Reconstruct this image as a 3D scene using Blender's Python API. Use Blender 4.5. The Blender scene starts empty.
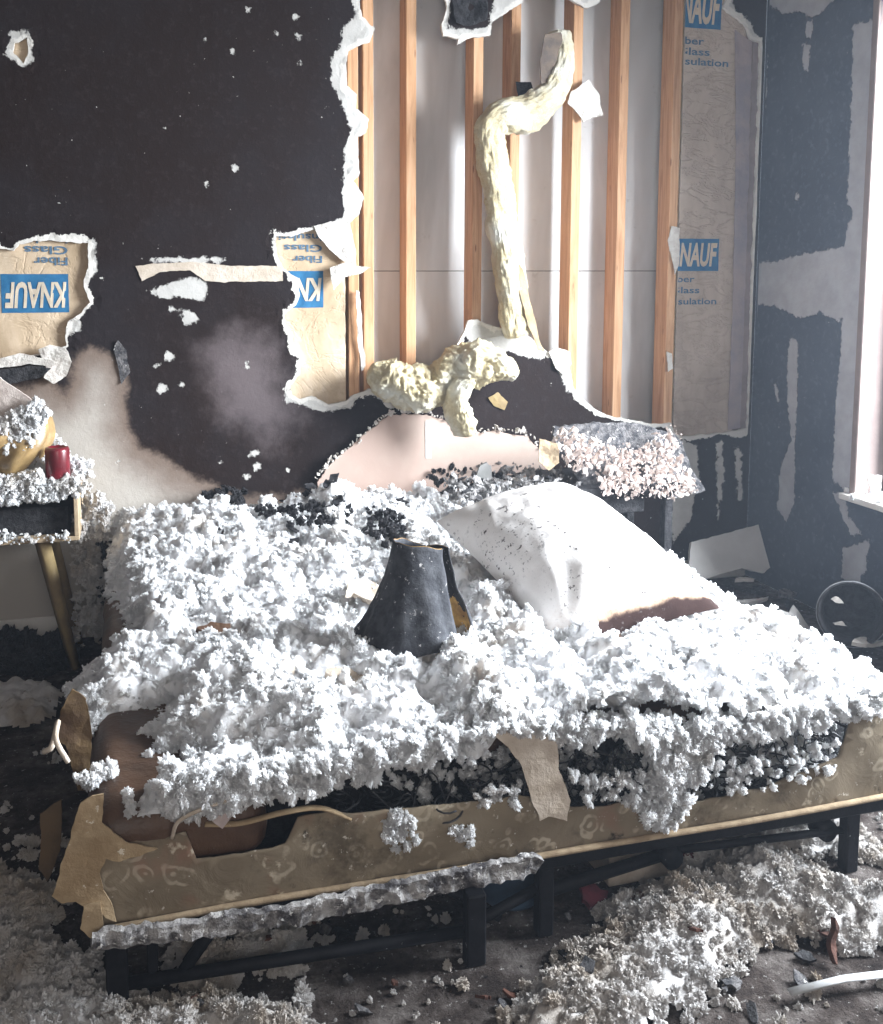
import bpy, bmesh, math, random
import numpy as np
from mathutils import Vector, Matrix, Euler
from mathutils.geometry import delaunay_2d_cdt

S = bpy.context.scene
COL = S.collection
rng = np.random.default_rng(7)
random.seed(7)

# ------------------------------------------------------------------ camera
FPX, PX, PY, EYE = 980.0, 400.0, 375.0, 1.24
PITCH = math.atan((PY - 270) / FPX)
YAW = math.atan(270 / FPX * math.cos(PITCH))
cam = bpy.data.cameras.new('camera')
cam.sensor_fit = 'HORIZONTAL'; cam.sensor_width = 36
cam.lens = FPX * 36 / 883
cam.shift_x = (441.5 - PX) / 883
cam.shift_y = -(512 - PY) / 883
cam.clip_start = 0.05
co = bpy.data.objects.new('camera', cam); COL.objects.link(co)
co.location = (0, 0, EYE)
co.rotation_euler = (math.pi / 2 - PITCH, 0, -YAW)
S.camera = co

# ------------------------------------------------------------------ light
S.view_settings.view_transform = 'Standard'
S.view_settings.look = 'None'
S.view_settings.gamma = 1
S.view_settings.use_curve_mapping = False
S.view_settings.exposure = 0.0
W = bpy.data.worlds.new('overcast'); S.world = W; W.use_nodes = True
W.node_tree.nodes['Background'].inputs[0].default_value = (0.78, 0.87, 1.0, 1)
W.node_tree.nodes['Background'].inputs[1].default_value = 1.0
S.cycles.max_bounces = 6; S.cycles.diffuse_bounces = 4
S.cycles.use_denoising = True
S.cycles.caustics_reflective = False; S.cycles.caustics_refractive = False


def area(name, loc, rot, sx, sy, power, col):
    l = bpy.data.lights.new(name, 'AREA'); l.shape = 'RECTANGLE'; l.size = sx; l.size_y = sy
    l.energy = power; l.color = col
    o = bpy.data.objects.new(name, l); COL.objects.link(o); o.location = loc; o.rotation_euler = rot
    return o


# daylight standing outside the side window, and an added soft fill behind the viewer
area('window_daylight', (3.75, 1.45, 2.05), (0, math.radians(68), 0), 2.1, 2.0, 1180, (0.86, 0.93, 1.0))
area('rear_fill', (0.1, -1.35, 1.55), (math.radians(86), 0, 0), 1.6, 1.3, 32, (1.0, 0.92, 0.84))

# ------------------------------------------------------------------ geometry helpers
_f = np.array([math.sin(YAW) * math.cos(PITCH), math.cos(YAW) * math.cos(PITCH), -math.sin(PITCH)])
_r = np.array([math.cos(YAW), -math.sin(YAW), 0.0])
_u = np.cross(_r, _f)
CAM = np.array([0, 0, EYE])


def ray(x, y): return _f + _r * (x - PX) / FPX - _u * (y - PY) / FPX
def at_y(x, y, Y): d = ray(x, y); return CAM + d * (Y / d[1])
def at_z(x, y, Z): d = ray(x, y); return CAM + d * ((Z - EYE) / d[2])
def at_x(x, y, X): d = ray(x, y); return CAM + d * (X / d[0])
def XZ(pts, Y): return np.array([at_y(x, y, Y)[[0, 2]] for x, y in pts])
def YZ(pts, X): return np.array([at_x(x, y, X)[[1, 2]] for x, y in pts])
def XY(pts, Z): return np.array([at_z(x, y, Z)[[0, 1]] for x, y in pts])


_g = np.random.default_rng(3).normal(size=(256, 3)); _g /= np.linalg.norm(_g, axis=1)[:, None]


def perlin(P, seed=0):
    P = np.asarray(P, float)
    if P.shape[1] == 2: P = np.c_[P, np.zeros(len(P))]
    I = np.floor(P).astype(np.int64); F = P - I
    U = F * F * F * (F * (F * 6 - 15) + 10)
    out = 0
    for dx in (0, 1):
        wx = U[:, 0] if dx else 1 - U[:, 0]
        for dy in (0, 1):
            wy = U[:, 1] if dy else 1 - U[:, 1]
            for dz in (0, 1):
                wz = U[:, 2] if dz else 1 - U[:, 2]
                h = ((I[:, 0] + dx) * 73856093) ^ ((I[:, 1] + dy) * 19349663) ^ ((I[:, 2] + dz) * 83492791) ^ (seed * 2654435)
                h = (h ^ (h >> 13)) * 1274126177; h = (h ^ (h >> 16)) & 255
                G = _g[h]
                out = out + wx * wy * wz * (G[:, 0] * (F[:, 0] - dx) + G[:, 1] * (F[:, 1] - dy) + G[:, 2] * (F[:, 2] - dz))
    return out * 1.6


def fbm(P, freq, octv=3, seed=0, gain=.5):
    P = np.asarray(P, float); a, t, s = 1, 0, 0
    for k in range(octv):
        t = t + a * perlin(P * freq * 2 ** k, seed + k); s += a; a *= gain
    return t / s


def billow(P, freq, octv=3, seed=0, gain=.55):
    a, t, s = 1, 0, 0
    for k in range(octv):
        t = t + a * np.abs(perlin(P * freq * 2 ** k, seed + k)); s += a; a *= gain
    return t / s


def inside(P, poly):
    P = np.asarray(P); x, y = P[:, 0], P[:, 1]; r = np.zeros(len(P), bool)
    q = np.roll(poly, -1, 0)
    for (x0, y0), (x1, y1) in zip(poly, q):
        if y0 == y1: continue
        c = ((y0 > y) != (y1 > y)) & (x < (x1 - x0) * (y - y0) / (y1 - y0) + x0)
        r ^= c
    return r


def sdf(P, poly):
    """negative inside"""
    P = np.asarray(P); poly = np.asarray(poly); d = np.full(len(P), 9.0); q = np.roll(poly, -1, 0)
    for a, b in zip(poly, q):
        e = b - a; L = (e ** 2).sum()
        if L == 0: continue
        t = np.clip(((P - a) @ e) / L, 0, 1)
        d = np.minimum(d, np.hypot(*(P - a - t[:, None] * e).T))
    return np.where(inside(P, poly), -d, d)


def ragged(poly, step=.008, amp=.008, seed=1, freq=18):
    poly = np.asarray(poly, float); out = []
    for a, b in zip(poly, np.roll(poly, -1, 0)):
        n = max(1, int(np.hypot(*(b - a)) / step))
        for k in range(n): out.append(a + (b - a) * k / n)
    out = np.array(out)
    o = np.c_[fbm(out, freq, 4, seed, .7), fbm(out + 31.7, freq, 4, seed + 9, .7)]
    return out + o * amp


def mesh_np(name, V, F, smooth=True):
    """V (n,3), F list of arrays each (m,k)"""
    me = bpy.data.meshes.new(name)
    if not isinstance(F, list): F = [F]
    F = [np.asarray(f, np.int32) for f in F if len(f)]
    me.vertices.add(len(V)); me.vertices.foreach_set('co', np.asarray(V, np.float32).ravel())
    idx = np.concatenate([f.ravel() for f in F])
    tot = np.concatenate([np.full(len(f), f.shape[1], np.int32) for f in F])
    st = np.r_[0, np.cumsum(tot)[:-1]].astype(np.int32)
    me.loops.add(len(idx)); me.loops.foreach_set('vertex_index', idx)
    me.polygons.add(len(tot)); me.polygons.foreach_set('loop_start', st)
    me.polygons.foreach_set('use_smooth', np.full(len(tot), smooth))
    me.update(calc_edges=True)
    return me


def link(name, me, mat=None, parent=None, loc=None):
    o = bpy.data.objects.new(name, me); COL.objects.link(o)
    if mat is not None and me is not None and len(me.materials) == 0: me.materials.append(mat)
    if parent is not None: o.parent = parent
    if loc is not None: o.location = loc
    return o


def tag(o, label, cat, group=None, kind=None):
    o['label'] = label; o['category'] = cat
    if group: o['group'] = group
    if kind: o['kind'] = kind
    return o


def empty(name, loc=(0, 0, 0)):
    o = bpy.data.objects.new(name, None); COL.objects.link(o); o.location = loc; o.empty_display_size = .05
    return o


def attr(me, name, vals):
    a = me.attributes.new(name, 'FLOAT', 'POINT'); a.data.foreach_set('value', np.asarray(vals, np.float32))


def tri2d(outline, holes, spacing, bbox=None):
    verts, edges = [], []
    for loop in [outline] + list(holes):
        n0 = len(verts); m = len(loop)
        verts += [Vector((float(p[0]), float(p[1]))) for p in loop]
        edges += [(n0 + i, n0 + (i + 1) % m) for i in range(m)]
    o = np.asarray(outline)
    lo, hi = (o.min(0), o.max(0)) if bbox is None else bbox
    gx = np.arange(lo[0] + spacing / 2, hi[0], spacing); gy = np.arange(lo[1] + spacing / 2, hi[1], spacing)
    G = np.array(np.meshgrid(gx, gy)).reshape(2, -1).T + rng.uniform(-.3, .3, (len(gx) * len(gy), 2)) * spacing
    ok = inside(G, o)
    G = G[ok]
    verts += [Vector((float(a), float(b))) for a, b in G]
    v, e, f, *_ = delaunay_2d_cdt(verts, edges, [], 0, 1e-6, False)
    V = np.array([(p[0], p[1]) for p in v]); F = np.array([list(t) for t in f if len(t) == 3], np.int32)
    c = V[F].mean(1); k = inside(c, o)
    for h in holes: k &= ~inside(c, np.asarray(h))
    F = F[k]; u = np.unique(F); re = np.zeros(len(V), np.int32); re[u] = np.arange(len(u))
    return V[u], re[F]


def plate(name, outline, to3d, nrm, thick, spacing=.02, holes=(), disp=None, mat=None, parent=None, smooth=False, bbox=None, attrs=None):
    """sheet of real thickness; to3d maps (n,2)->(n,3), nrm points to the front"""
    P, F = tri2d(outline, holes, spacing, bbox)
    V = to3d(P)
    nrm = np.asarray(nrm, float); nrm = nrm / np.linalg.norm(nrm)
    if disp is not None: V = V + nrm * np.asarray(disp(P))[:, None]
    a, b, c = V[F[0]]
    if np.dot(np.cross(b - a, c - a), nrm) < 0: F = F[:, ::-1]
    n = len(V)
    E = np.concatenate([F[:, [0, 1]], F[:, [1, 2]], F[:, [2, 0]]])
    key = np.sort(E, 1); k = key[:, 0].astype(np.int64) * n + key[:, 1]
    _, i, cnt = np.unique(k, return_index=True, return_counts=True)
    B = E[i[cnt == 1]]
    VV = np.concatenate([V, V - nrm * thick])
    FF = [np.concatenate([F, F[:, ::-1] + n]), np.c_[B[:, 1], B[:, 0], B[:, 0] + n, B[:, 1] + n]]
    me = mesh_np(name, VV, FF, smooth)
    if attrs:
        for nm, fn in attrs.items():
            a = fn(P); attr(me, nm, np.r_[a, a])
    return link(name, me, mat, parent)


def wall_map(Y): return lambda P: np.c_[P[:, 0], np.full(len(P), Y), P[:, 1]]
def side_map(X): return lambda P: np.c_[np.full(len(P), X), P[:, 0], P[:, 1]]


def box_bm(sx, sy, sz, bev=.0, seg=2, loc=(0, 0, 0)):
    bm = bmesh.new(); bmesh.ops.create_cube(bm, size=1)
    bmesh.ops.scale(bm, vec=(sx, sy, sz), verts=bm.verts)
    if bev: bmesh.ops.bevel(bm, geom=bm.edges[:], offset=bev, segments=seg, affect='EDGES', profile=.5)
    bmesh.ops.translate(bm, vec=loc, verts=bm.verts)
    return bm


def bm_obj(name, bm, mat, parent=None, smooth=False):
    me = bpy.data.meshes.new(name); bm.to_mesh(me); bm.free()
    for p in me.polygons: p.use_smooth = smooth
    return link(name, me, mat, parent)


def box(name, lo, hi, mat, parent=None, bev=.003):
    lo, hi = np.array(lo, float), np.array(hi, float)
    return bm_obj(name, box_bm(*(hi - lo), bev, 1, (lo + hi) / 2), mat, parent)


def frames(path):
    path = np.asarray(path, float); T = np.gradient(path, axis=0); T /= np.linalg.norm(T, axis=1)[:, None]
    n = np.cross(T[0], [0, 0, 1.0]);
    if np.linalg.norm(n) < .1: n = np.cross(T[0], [1.0, 0, 0])
    n /= np.linalg.norm(n); N = []
    for t in T:
        n = n - t * (n @ t); n /= np.linalg.norm(n); N.append(n)
    N = np.array(N); return T, N, np.cross(T, N)


def tube_np(path, rad, seg=8, flat=1.0):
    path = np.asarray(path, float); m = len(path); rad = np.broadcast_to(rad, (m,))
    T, N, B = frames(path)
    a = np.linspace(0, 2 * np.pi, seg, endpoint=False)
    V = path[:, None] + rad[:, None, None] * (np.cos(a)[None, :, None] * N[:, None] + flat * np.sin(a)[None, :, None] * B[:, None])
    V = V.reshape(-1, 3); F = []
    for i in range(m - 1):
        for j in range(seg):
            F.append((i * seg + j, i * seg + (j + 1) % seg, (i + 1) * seg + (j + 1) % seg, (i + 1) * seg + j))
    V = np.concatenate([V, path[[0, -1]]]); n = m * seg
    C = [(n, (j + 1) % seg, j) for j in range(seg)] + [(n + 1, (m - 1) * seg + j, (m - 1) * seg + (j + 1) % seg) for j in range(seg)]
    return V, [np.array(F), np.array(C)]


def tube(name, path, rad, mat, parent=None, seg=8, flat=1.0):
    V, F = tube_np(path, rad, seg, flat); return link(name, mesh_np(name, V, F), mat, parent)


def spline(pts, n):
    pts = np.asarray(pts, float); m = len(pts); P = np.concatenate([[2 * pts[0] - pts[1]], pts, [2 * pts[-1] - pts[-2]]]); out = []
    for t in np.linspace(0, m - 1 - 1e-6, n):
        i = int(t); f = t - i; a, b, c, d = P[i:i + 4]
        out.append(.5 * (2 * b + (c - a) * f + (2 * a - 5 * b + 4 * c - d) * f * f + (3 * b - a - 3 * c + d) * f ** 3))
    return np.array(out)


# ------------------------------------------------------------------ materials
class NT:
    def __init__(s, name):
        s.m = bpy.data.materials.new(name); s.m.use_nodes = True; s.t = s.m.node_tree
        s.b = s.t.nodes['Principled BSDF']; s.b.inputs['Roughness'].default_value = .85
        s.b.inputs['Specular IOR Level'].default_value = .25
        s.geo = s.t.nodes.new('ShaderNodeNewGeometry').outputs['Position']

    def put(s, sock, v):
        if hasattr(v, 'is_linked') or hasattr(v, 'links'): s.t.links.new(v, sock)
        elif isinstance(v, (tuple, list)): sock.default_value = tuple(v) + ((1,) if len(v) == 3 and sock.type == 'RGBA' else ())
        else: sock.default_value = v

    def noise(s, scale, detail=4, rough=.6, dist=0, vec=None, color=False):
        n = s.t.nodes.new('ShaderNodeTexNoise'); n.inputs['Scale'].default_value = scale; n.inputs['Detail'].default_value = detail
        n.inputs['Roughness'].default_value = rough; n.inputs['Distortion'].default_value = dist
        s.put(n.inputs['Vector'], s.geo if vec is None else vec); return n.outputs[1 if color else 0]

    def voro(s, scale, vec=None, rand=1):
        n = s.t.nodes.new('ShaderNodeTexVoronoi'); n.inputs['Scale'].default_value = scale; n.inputs['Randomness'].default_value = rand
        s.put(n.inputs['Vector'], s.geo if vec is None else vec); return n.outputs['Distance']

    def wave(s, scale, dist, vec=None, axis='X'):
        n = s.t.nodes.new('ShaderNodeTexWave'); n.bands_direction = axis
        n.inputs['Scale'].default_value = scale; n.inputs['Distortion'].default_value = dist; n.inputs['Detail'].default_value = 3
        s.put(n.inputs['Vector'], s.geo if vec is None else vec); return n.outputs[1]

    def mapv(s, scale, loc=(0, 0, 0), vec=None):
        n = s.t.nodes.new('ShaderNodeMapping'); n.inputs['Scale'].default_value = scale; n.inputs['Location'].default_value = loc
        s.put(n.inputs['Vector'], s.geo if vec is None else vec); return n.outputs[0]

    def objv(s):
        return s.t.nodes.new('ShaderNodeTexCoord').outputs['Object']

    def attr(s, name):
        n = s.t.nodes.new('ShaderNodeAttribute'); n.attribute_name = name; return n.outputs['Fac']

    def math(s, op, a, b=0.0, clamp=False):
        n = s.t.nodes.new('ShaderNodeMath'); n.operation = op; n.use_clamp = clamp; s.put(n.inputs[0], a); s.put(n.inputs[1], b); return n.outputs[0]

    def step(s, v, a, b):
        n = s.t.nodes.new('ShaderNodeMapRange'); n.interpolation_type = 'SMOOTHSTEP'
        s.put(n.inputs[0], v); n.inputs[1].default_value = min(a, b); n.inputs[2].default_value = max(a, b)
        n.inputs[3].default_value = 0.0 if a < b else 1.0; n.inputs[4].default_value = 1.0 if a < b else 0.0; return n.outputs[0]

    def mix(s, f, a, b):
        n = s.t.nodes.new('ShaderNodeMix'); n.data_type = 'RGBA'; s.put(n.inputs[0], f); s.put(n.inputs[6], a); s.put(n.inputs[7], b); return n.outputs[2]

    def ramp(s, v, stops):
        n = s.t.nodes.new('ShaderNodeValToRGB'); e = n.color_ramp.elements
        while len(e) < len(stops): e.new(.5)
        for k, (p, c) in zip(e, stops): k.position = p; k.color = tuple(c) + (1,)
        s.put(n.inputs[0], v); return n.outputs[0]

    def bump(s, h, dist=.01, strength=1.0):
        n = s.t.nodes.new('ShaderNodeBump'); n.inputs['Distance'].default_value = dist; n.inputs['Strength'].default_value = strength
        s.put(n.inputs['Height'], h); s.t.links.new(n.outputs[0], s.b.inputs['Normal'])

    def done(s, col, rough=None, spec=None, metal=None):
        s.put(s.b.inputs['Base Color'], col)
        if rough is not None: s.put(s.b.inputs['Roughness'], rough)
        if spec is not None: s.put(s.b.inputs['Specular IOR Level'], spec)
        if metal is not None: s.put(s.b.inputs['Metallic'], metal)
        return s.m


def plain(name, a, b, scale=20, bump=0.0, rough=.85, spec=.25, metal=0, flecks=None):
    t = NT(name); n = t.noise(scale, 5, .65); c = t.mix(t.step(n, .35, .65), a, b)
    if flecks:
        f = t.step(t.noise(flecks[0], 4, .7), flecks[1], flecks[1] + .03); c = t.mix(f, c, flecks[2])
    if bump: t.bump(t.noise(scale * 2.5, 5, .7), bump)
    return t.done(c, rough, spec, metal)


def soot_wall(name, soot_a, soot_b, white, pale, rim=True):
    t = NT(name)
    big = t.noise(2.2, 4, .6); mid = t.noise(9, 5, .65); fine = t.noise(45, 5, .7); vf = t.noise(160, 4, .7)
    soot = t.mix(t.step(big, .35, .7), soot_a, soot_b)
    soot = t.mix(t.math('MULTIPLY', t.step(fine, .5, .75), .35), soot, tuple(min(1, x * 2.4 + .01) for x in soot_b))
    cl = t.math('ADD', t.attr('clean'), t.math('MULTIPLY', t.math('SUBTRACT', mid, .5), .09))
    cl = t.math('ADD', cl, t.math('MULTIPLY', t.math('SUBTRACT', fine, .5), .035))
    rust = t.mix(t.step(cl, -.17, -.0), pale, (.17, .125, .10))
    c = t.mix(t.step(cl, -.022, .012), rust, soot)
    dust = t.math('ADD', t.attr('dust'), t.math('MULTIPLY', t.math('SUBTRACT', mid, .5), .22))
    c = t.mix(t.math('MULTIPLY', t.step(dust, .08, -.1), .55), c, (.19, .155, .16))
    # paint chips that fell off, showing white gypsum
    chip = t.math('MULTIPLY', t.step(t.noise(26, 3, .75), .735, .75), t.step(t.noise(3.1, 2, .5), .42, .52))
    chip = t.math('MAXIMUM', chip, t.math('MULTIPLY', t.step(t.noise(70, 3, .6), .74, .76), t.step(t.noise(4.3, 2, .5), .45, .55)))
    c = t.mix(chip, c, white)
    p = t.math('ADD', t.attr('peel'), t.math('MULTIPLY', t.math('SUBTRACT', fine, .5), .045))
    p = t.math('ADD', p, t.math('MULTIPLY', t.math('SUBTRACT', vf, .5), .012))
    wv = t.mix(t.step(mid, .3, .7), white, tuple(x * .78 for x in white))
    c = t.mix(t.step(p, .003, -.003), c, wv)
    e = t.math('SUBTRACT', t.attr('edge'), t.math('MULTIPLY', t.step(mid, .3, .75), .03))
    e = t.math('ADD', e, t.math('MULTIPLY', t.math('SUBTRACT', vf, .5), .012))
    c = t.mix(t.step(e, .006, .002), c, (.64, .61, .565))
    h = t.math('ADD', t.math('MULTIPLY', t.step(p, .004, -.004), -.6), t.math('MULTIPLY', fine, .5))
    t.bump(h, .006, .7)
    return t.done(c, t.math('ADD', t.math('MULTIPLY', fine, .3), .6), .10)


M = {}
M['soot'] = soot_wall('sooty_wall_paint', (.013, .0065, .005), (.016, .012, .013), (.54, .52, .49), (.43, .395, .355))
M['soot_haze'] = soot_wall('soot_with_haze_tint', (.038, .047, .068), (.060, .073, .098), (.36, .36, .385), (.5, .48, .48))  # side wall soot, lightened and blued to paint in the window haze
t = NT('pine_stud'); v = t.mapv((16, 16, 1.0)); g = t.noise(2.5, 5, .65, 1.5, v)
c = t.ramp(g, [(.3, (.38, .185, .085)), (.5, (.55, .31, .165)), (.72, (.64, .40, .24))])
c = t.mix(t.step(t.voro(5, t.mapv((7, 7, 1))), .10, .05), c, (.2, .08, .035))
t.bump(g, .002, .5); M['pine'] = t.done(c, .6)
M['dull_wood'] = plain('smoked_wood', (.30, .24, .23), (.22, .18, .18), 9, .002, .7)
t = NT('far_drywall'); n = t.noise(1.4, 4, .6, 1.0, t.mapv((2.2, 1, .5))); c = t.ramp(n, [(.34, (.46, .45, .44)), (.5, (.58, .57, .565)), (.68, (.70, .70, .705))])
f = t.math('MULTIPLY', t.step(t.noise(14, 4, .7), .66, .7), .5); c = t.mix(f, c, (.42, .40, .38)); M['far'] = t.done(c, .9)
t = NT('kraft_paper'); v = t.mapv((1, 1, .45)); n = t.noise(6, 5, .65, .8, v); c = t.ramp(n, [(.3, (.40, .29, .18)), (.55, (.55, .42, .29)), (.75, (.63, .51, .38))])
c = t.mix(t.math('MULTIPLY', t.step(t.noise(60, 3, .6), .5, .7), .25), c, (.33, .23, .14)); cr = t.math('ABSOLUTE', t.math('SUBTRACT', t.noise(8, 4, .6, .6), .5)); t.bump(t.math('ADD', t.step(cr, 0, .05), t.math('MULTIPLY', t.noise(40, 4, .65), .4)), .0013, .7); M['kraft'] = t.done(c, .75)
t = NT('kraft_paper_grey'); v = t.mapv((1, 1, .45)); n = t.noise(6, 5, .65, .8, v); c = t.ramp(n, [(.3, (.38, .30, .24)), (.55, (.49, .40, .33)), (.75, (.57, .48, .41))])
cr = t.math('ABSOLUTE', t.math('SUBTRACT', t.noise(9, 4, .6, .6, t.mapv((1, 1, 2.2))), .5)); c = t.mix(t.math('MULTIPLY', t.step(cr, .03, .0), .18), c, (.24, .19, .16)); t.bump(t.math('ADD', t.step(cr, 0, .06), t.math('MULTIPLY', t.noise(40, 4, .65), .4)), .0025, .8); M['kraft_grey'] = t.done(c, .7)
M['logo'] = plain('blue_print', (.015, .11, .24), (.03, .15, .29), 30, rough=.7)
M['ink'] = plain('blue_grey_ink', (.07, .13, .20), (.10, .17, .24), 60, rough=.8)
M['logo_letter'] = plain('unprinted_letter', (.58, .50, .40), (.52, .43, .33), 60, rough=.8)
t = NT('glass_wool'); n = t.noise(60, 6, .75, 1.2); c = t.ramp(n, [(.25, (.55, .42, .21)), (.5, (.70, .60, .39)), (.75, (.77, .70, .52))])
c = t.mix(t.step(t.noise(7, 3, .6), .45, .7), c, (.86, .83, .72)); t.bump(t.noise(130, 6, .8), .012, 1.0); M['wool'] = t.done(c, 1.0, .05)
t = NT('white_fluff'); n = t.noise(7, 4, .6); c = t.mix(t.step(n, .52, .75), (.86, .86, .87), (.74, .68, .62))
c = t.mix(t.step(t.noise(42, 4, .7), .68, .74), c, (.5, .45, .4)); t.bump(t.noise(260, 4, .75), .003, 1.0); M['fluff'] = t.done(c, 1.0, .0); t.b.inputs['Subsurface Weight'].default_value = .9; t.b.inputs['Subsurface Radius'].default_value = (1, 1, 1); t.b.inputs['Subsurface Scale'].default_value = .02
t = NT('grubby_fluff'); n = t.noise(5, 4, .65); c = t.mix(t.step(n, .4, .68), (.60, .58, .57), (.40, .34, .28))
c = t.mix(t.step(t.noise(30, 4, .7), .6, .72), c, (.26, .22, .19)); t.bump(t.noise(230, 4, .75), .006, 1.0); M['fluff_dirty'] = t.done(c, 1.0, .0)
M['gypsum'] = plain('torn_gypsum', (.66, .63, .58), (.54, .49, .45), 25, .006, .95)
M['flaky_plaster'] = plain('flaky_plaster', (.78, .69, .64), (.60, .50, .46), 30, .004, .95, flecks=(45, .63, (.2, .17, .17)))
M['grey_flakes'] = plain('grey_flakes', (.42, .40, .39), (.14, .135, .135), 28, .004, .95)
M['peach'] = plain('peach_board_paper', (.44, .325, .275), (.48, .375, .32), 4, .001, .9)
M['char'] = plain('char', (.010, .010, .012), (.035, .033, .036), 40, .008, .7)
M['char_flaky'] = plain('flaky_char', (.03, .03, .035), (.16, .15, .15), 45, .01, .8, flecks=(28, .6, (.6, .57, .55)))
M['black_metal'] = plain('black_enamel', (.006, .006, .008), (.011, .011, .014), 30, .001, .6, .15, flecks=(60, .70, (.5, .5, .5)))
t = NT('brocade'); n = t.noise(16, 5, .6, .8)
base = t.mix(t.step(t.noise(3, 4, .6), .35, .7), (.27, .22, .155), (.17, .132, .09))
wn = t.t.nodes.new('ShaderNodeVectorMath'); wn.operation = 'MULTIPLY_ADD'; t.put(wn.inputs[0], t.noise(14, 2, .5, color=True)); wn.inputs[1].default_value = (.05, .05, .05); t.put(wn.inputs[2], t.geo)
dv = t.voro(24, wn.outputs[0]); ringm = t.step(t.math('ABSOLUTE', t.math('SUBTRACT', dv, .36)), .10, .03); ringm = t.math('MAXIMUM', ringm, t.step(dv, .16, .08))
c = t.mix(t.math('MULTIPLY', t.math('MULTIPLY', ringm, t.step(t.noise(21, 3, .6), .44, .62)), .55), base, (.50, .43, .33))
c = t.mix(t.math('MULTIPLY', t.step(t.noise(8, 3, .6, 0, t.mapv((1, 1, 1), (7, 2, 4))), .55, .7), .5), c, (.26, .13, .09))
c = t.mix(t.step(t.noise(22, 4, .6), .62, .7), c, (.50, .43, .33)); c = t.mix(t.step(t.noise(13, 5, .7), .60, .72), c, (.035, .028, .02))
c = t.mix(t.math('MULTIPLY', t.step(t.noise(5, 6, .75), .5, .68), .75), c, (.06, .045, .03)); c = t.mix(t.step(t.noise(48, 5, .75), .64, .69), c, (.55, .50, .43)); t.bump(n, .004, .6); M['brocade'] = t.done(c, .9)
t = NT('burnt_cover'); n = t.noise(6, 5, .65); c = t.ramp(n, [(.3, (.035, .020, .013)), (.55, (.085, .045, .026)), (.8, (.13, .075, .045))])
c = t.mix(t.step(t.noise(50, 4, .7), .7, .75), c, (.4, .33, .28)); t.bump(t.noise(25, 5, .7), .006, .7); M['cover'] = t.done(c, t.math('ADD', t.math('MULTIPLY', n, .4), .3), .35)
M['tan'] = plain('scorched_tan_cloth', (.44, .33, .205), (.30, .21, .12), 12, .004, .9, flecks=(40, .66, (.62, .54, .43)))
M['piping'] = plain('beige_piping', (.42, .32, .21), (.30, .22, .14), 40, .002, .9)
M['foam'] = plain('yellowed_foam', (.58, .50, .42), (.46, .38, .30), 15, .004, .95)
t = NT('pillow_ticking'); z = t.attr('scorch_shade'); n = t.noise(14, 5, .7)
c = t.mix(t.step(t.noise(4, 3, .6), .4, .65), (.78, .75, .73), (.68, .64, .61))
zz = t.math('ADD', z, t.math('MULTIPLY', t.math('SUBTRACT', n, .5), .6)); c = t.mix(t.step(zz, .35, .75), c, (.42, .29, .21)); c = t.mix(t.step(zz, .78, 1.0), c, (.035, .02, .018))
c = t.mix(t.math('MULTIPLY', t.step(t.noise(80, 4, .7), .585, .63), t.step(t.noise(6, 2, .5), .40, .6)), c, (.10, .085, .085)); t.bump(t.noise(30, 4, .6), .004, .6); M['pillow'] = t.done(c, .95, .1)
t = NT('charred_shade'); n = t.noise(30, 5, .7); c = t.mix(t.step(n, .35, .7), (.022, .023, .028), (.055, .056, .062))
c = t.mix(t.step(t.noise(55, 4, .7), .63, .68), c, (.45, .43, .42)); t.bump(n, .006, .8); M['shade'] = t.done(c, .85)
M['gold'] = plain('gold_lining', (.62, .38, .12), (.28, .15, .05), 25, .002, .45, .5)
M['satin'] = plain('gold_satin', (.40, .27, .12), (.22, .14, .06), 9, .003, .4, .5)
M['red'] = plain('red_wax', (.16, .012, .02), (.10, .01, .015), 20, 0, .3, .5)
M['oak'] = plain('pale_wood', (.42, .32, .21), (.30, .22, .14), 14, .002, .7, flecks=(30, .7, (.08, .06, .05)))
M['leg_wood'] = plain('yellowed_leg_wood', (.30, .22, .10), (.20, .14, .07), 9, .002, .6)
M['grey_board'] = plain('grey_board', (.20, .20, .19), (.27, .26, .25), 8, .002, .9)
M['white_board'] = plain('white_board', (.56, .54, .52), (.50, .48, .46), 5, .001, .9)
M['white_paint'] = plain('white_trim_paint', (.66, .64, .61), (.55, .52, .49), 6, .001, .6, flecks=(18, .68, (.1, .09, .08)))
M['jamb'] = plain('jamb_plaster', (.22, .17, .155), (.17, .13, .12), 6, .002, .8)
M['blue_plastic'] = plain('blue_plastic', (.09, .15, .24), (.06, .10, .16), 10, 0, .5)
M['red_cloth'] = plain('wine_cloth', (.10, .015, .025), (.05, .01, .015), 20, .004, .9)
M['plastic_grey'] = plain('grey_plastic', (.25, .25, .26), (.18, .18, .19), 20, 0, .6)
M['plastic_white'] = plain('white_plastic', (.42, .42, .42), (.34, .34, .34), 20, 0, .6)
M['rust'] = plain('rusty_brown', (.10, .04, .025), (.05, .022, .016), 30, .004, .8)
t = NT('filthy_carpet'); n = t.noise(9, 6, .7); c = t.ramp(n, [(.32, (.018, .014, .013)), (.48, (.06, .047, .042)), (.62, (.15, .13, .12)), (.78, (.32, .29, .27))])
c = t.mix(t.step(t.noise(70, 4, .75), .60, .70), c, (.45, .43, .41)); c = t.mix(t.step(t.noise(38, 4, .7), .62, .68), c, (.012, .01, .01))
t.bump(t.noise(90, 5, .75), .02, 1.0); M['carpet'] = t.done(c, 1.0, .1)
M['smoked'] = plain('smoked_wall', (.05, .045, .045), (.1, .09, .09), 3, .002, .9)
M['ceiling'] = plain('smoked_ceiling', (.34, .32, .31), (.22, .21, .2), 3, .002, .9)

# ------------------------------------------------------------------ setting
YW, XR, XL, YF, HT = 3.39, 2.394, -1.7, -1.6, 2.6


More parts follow.
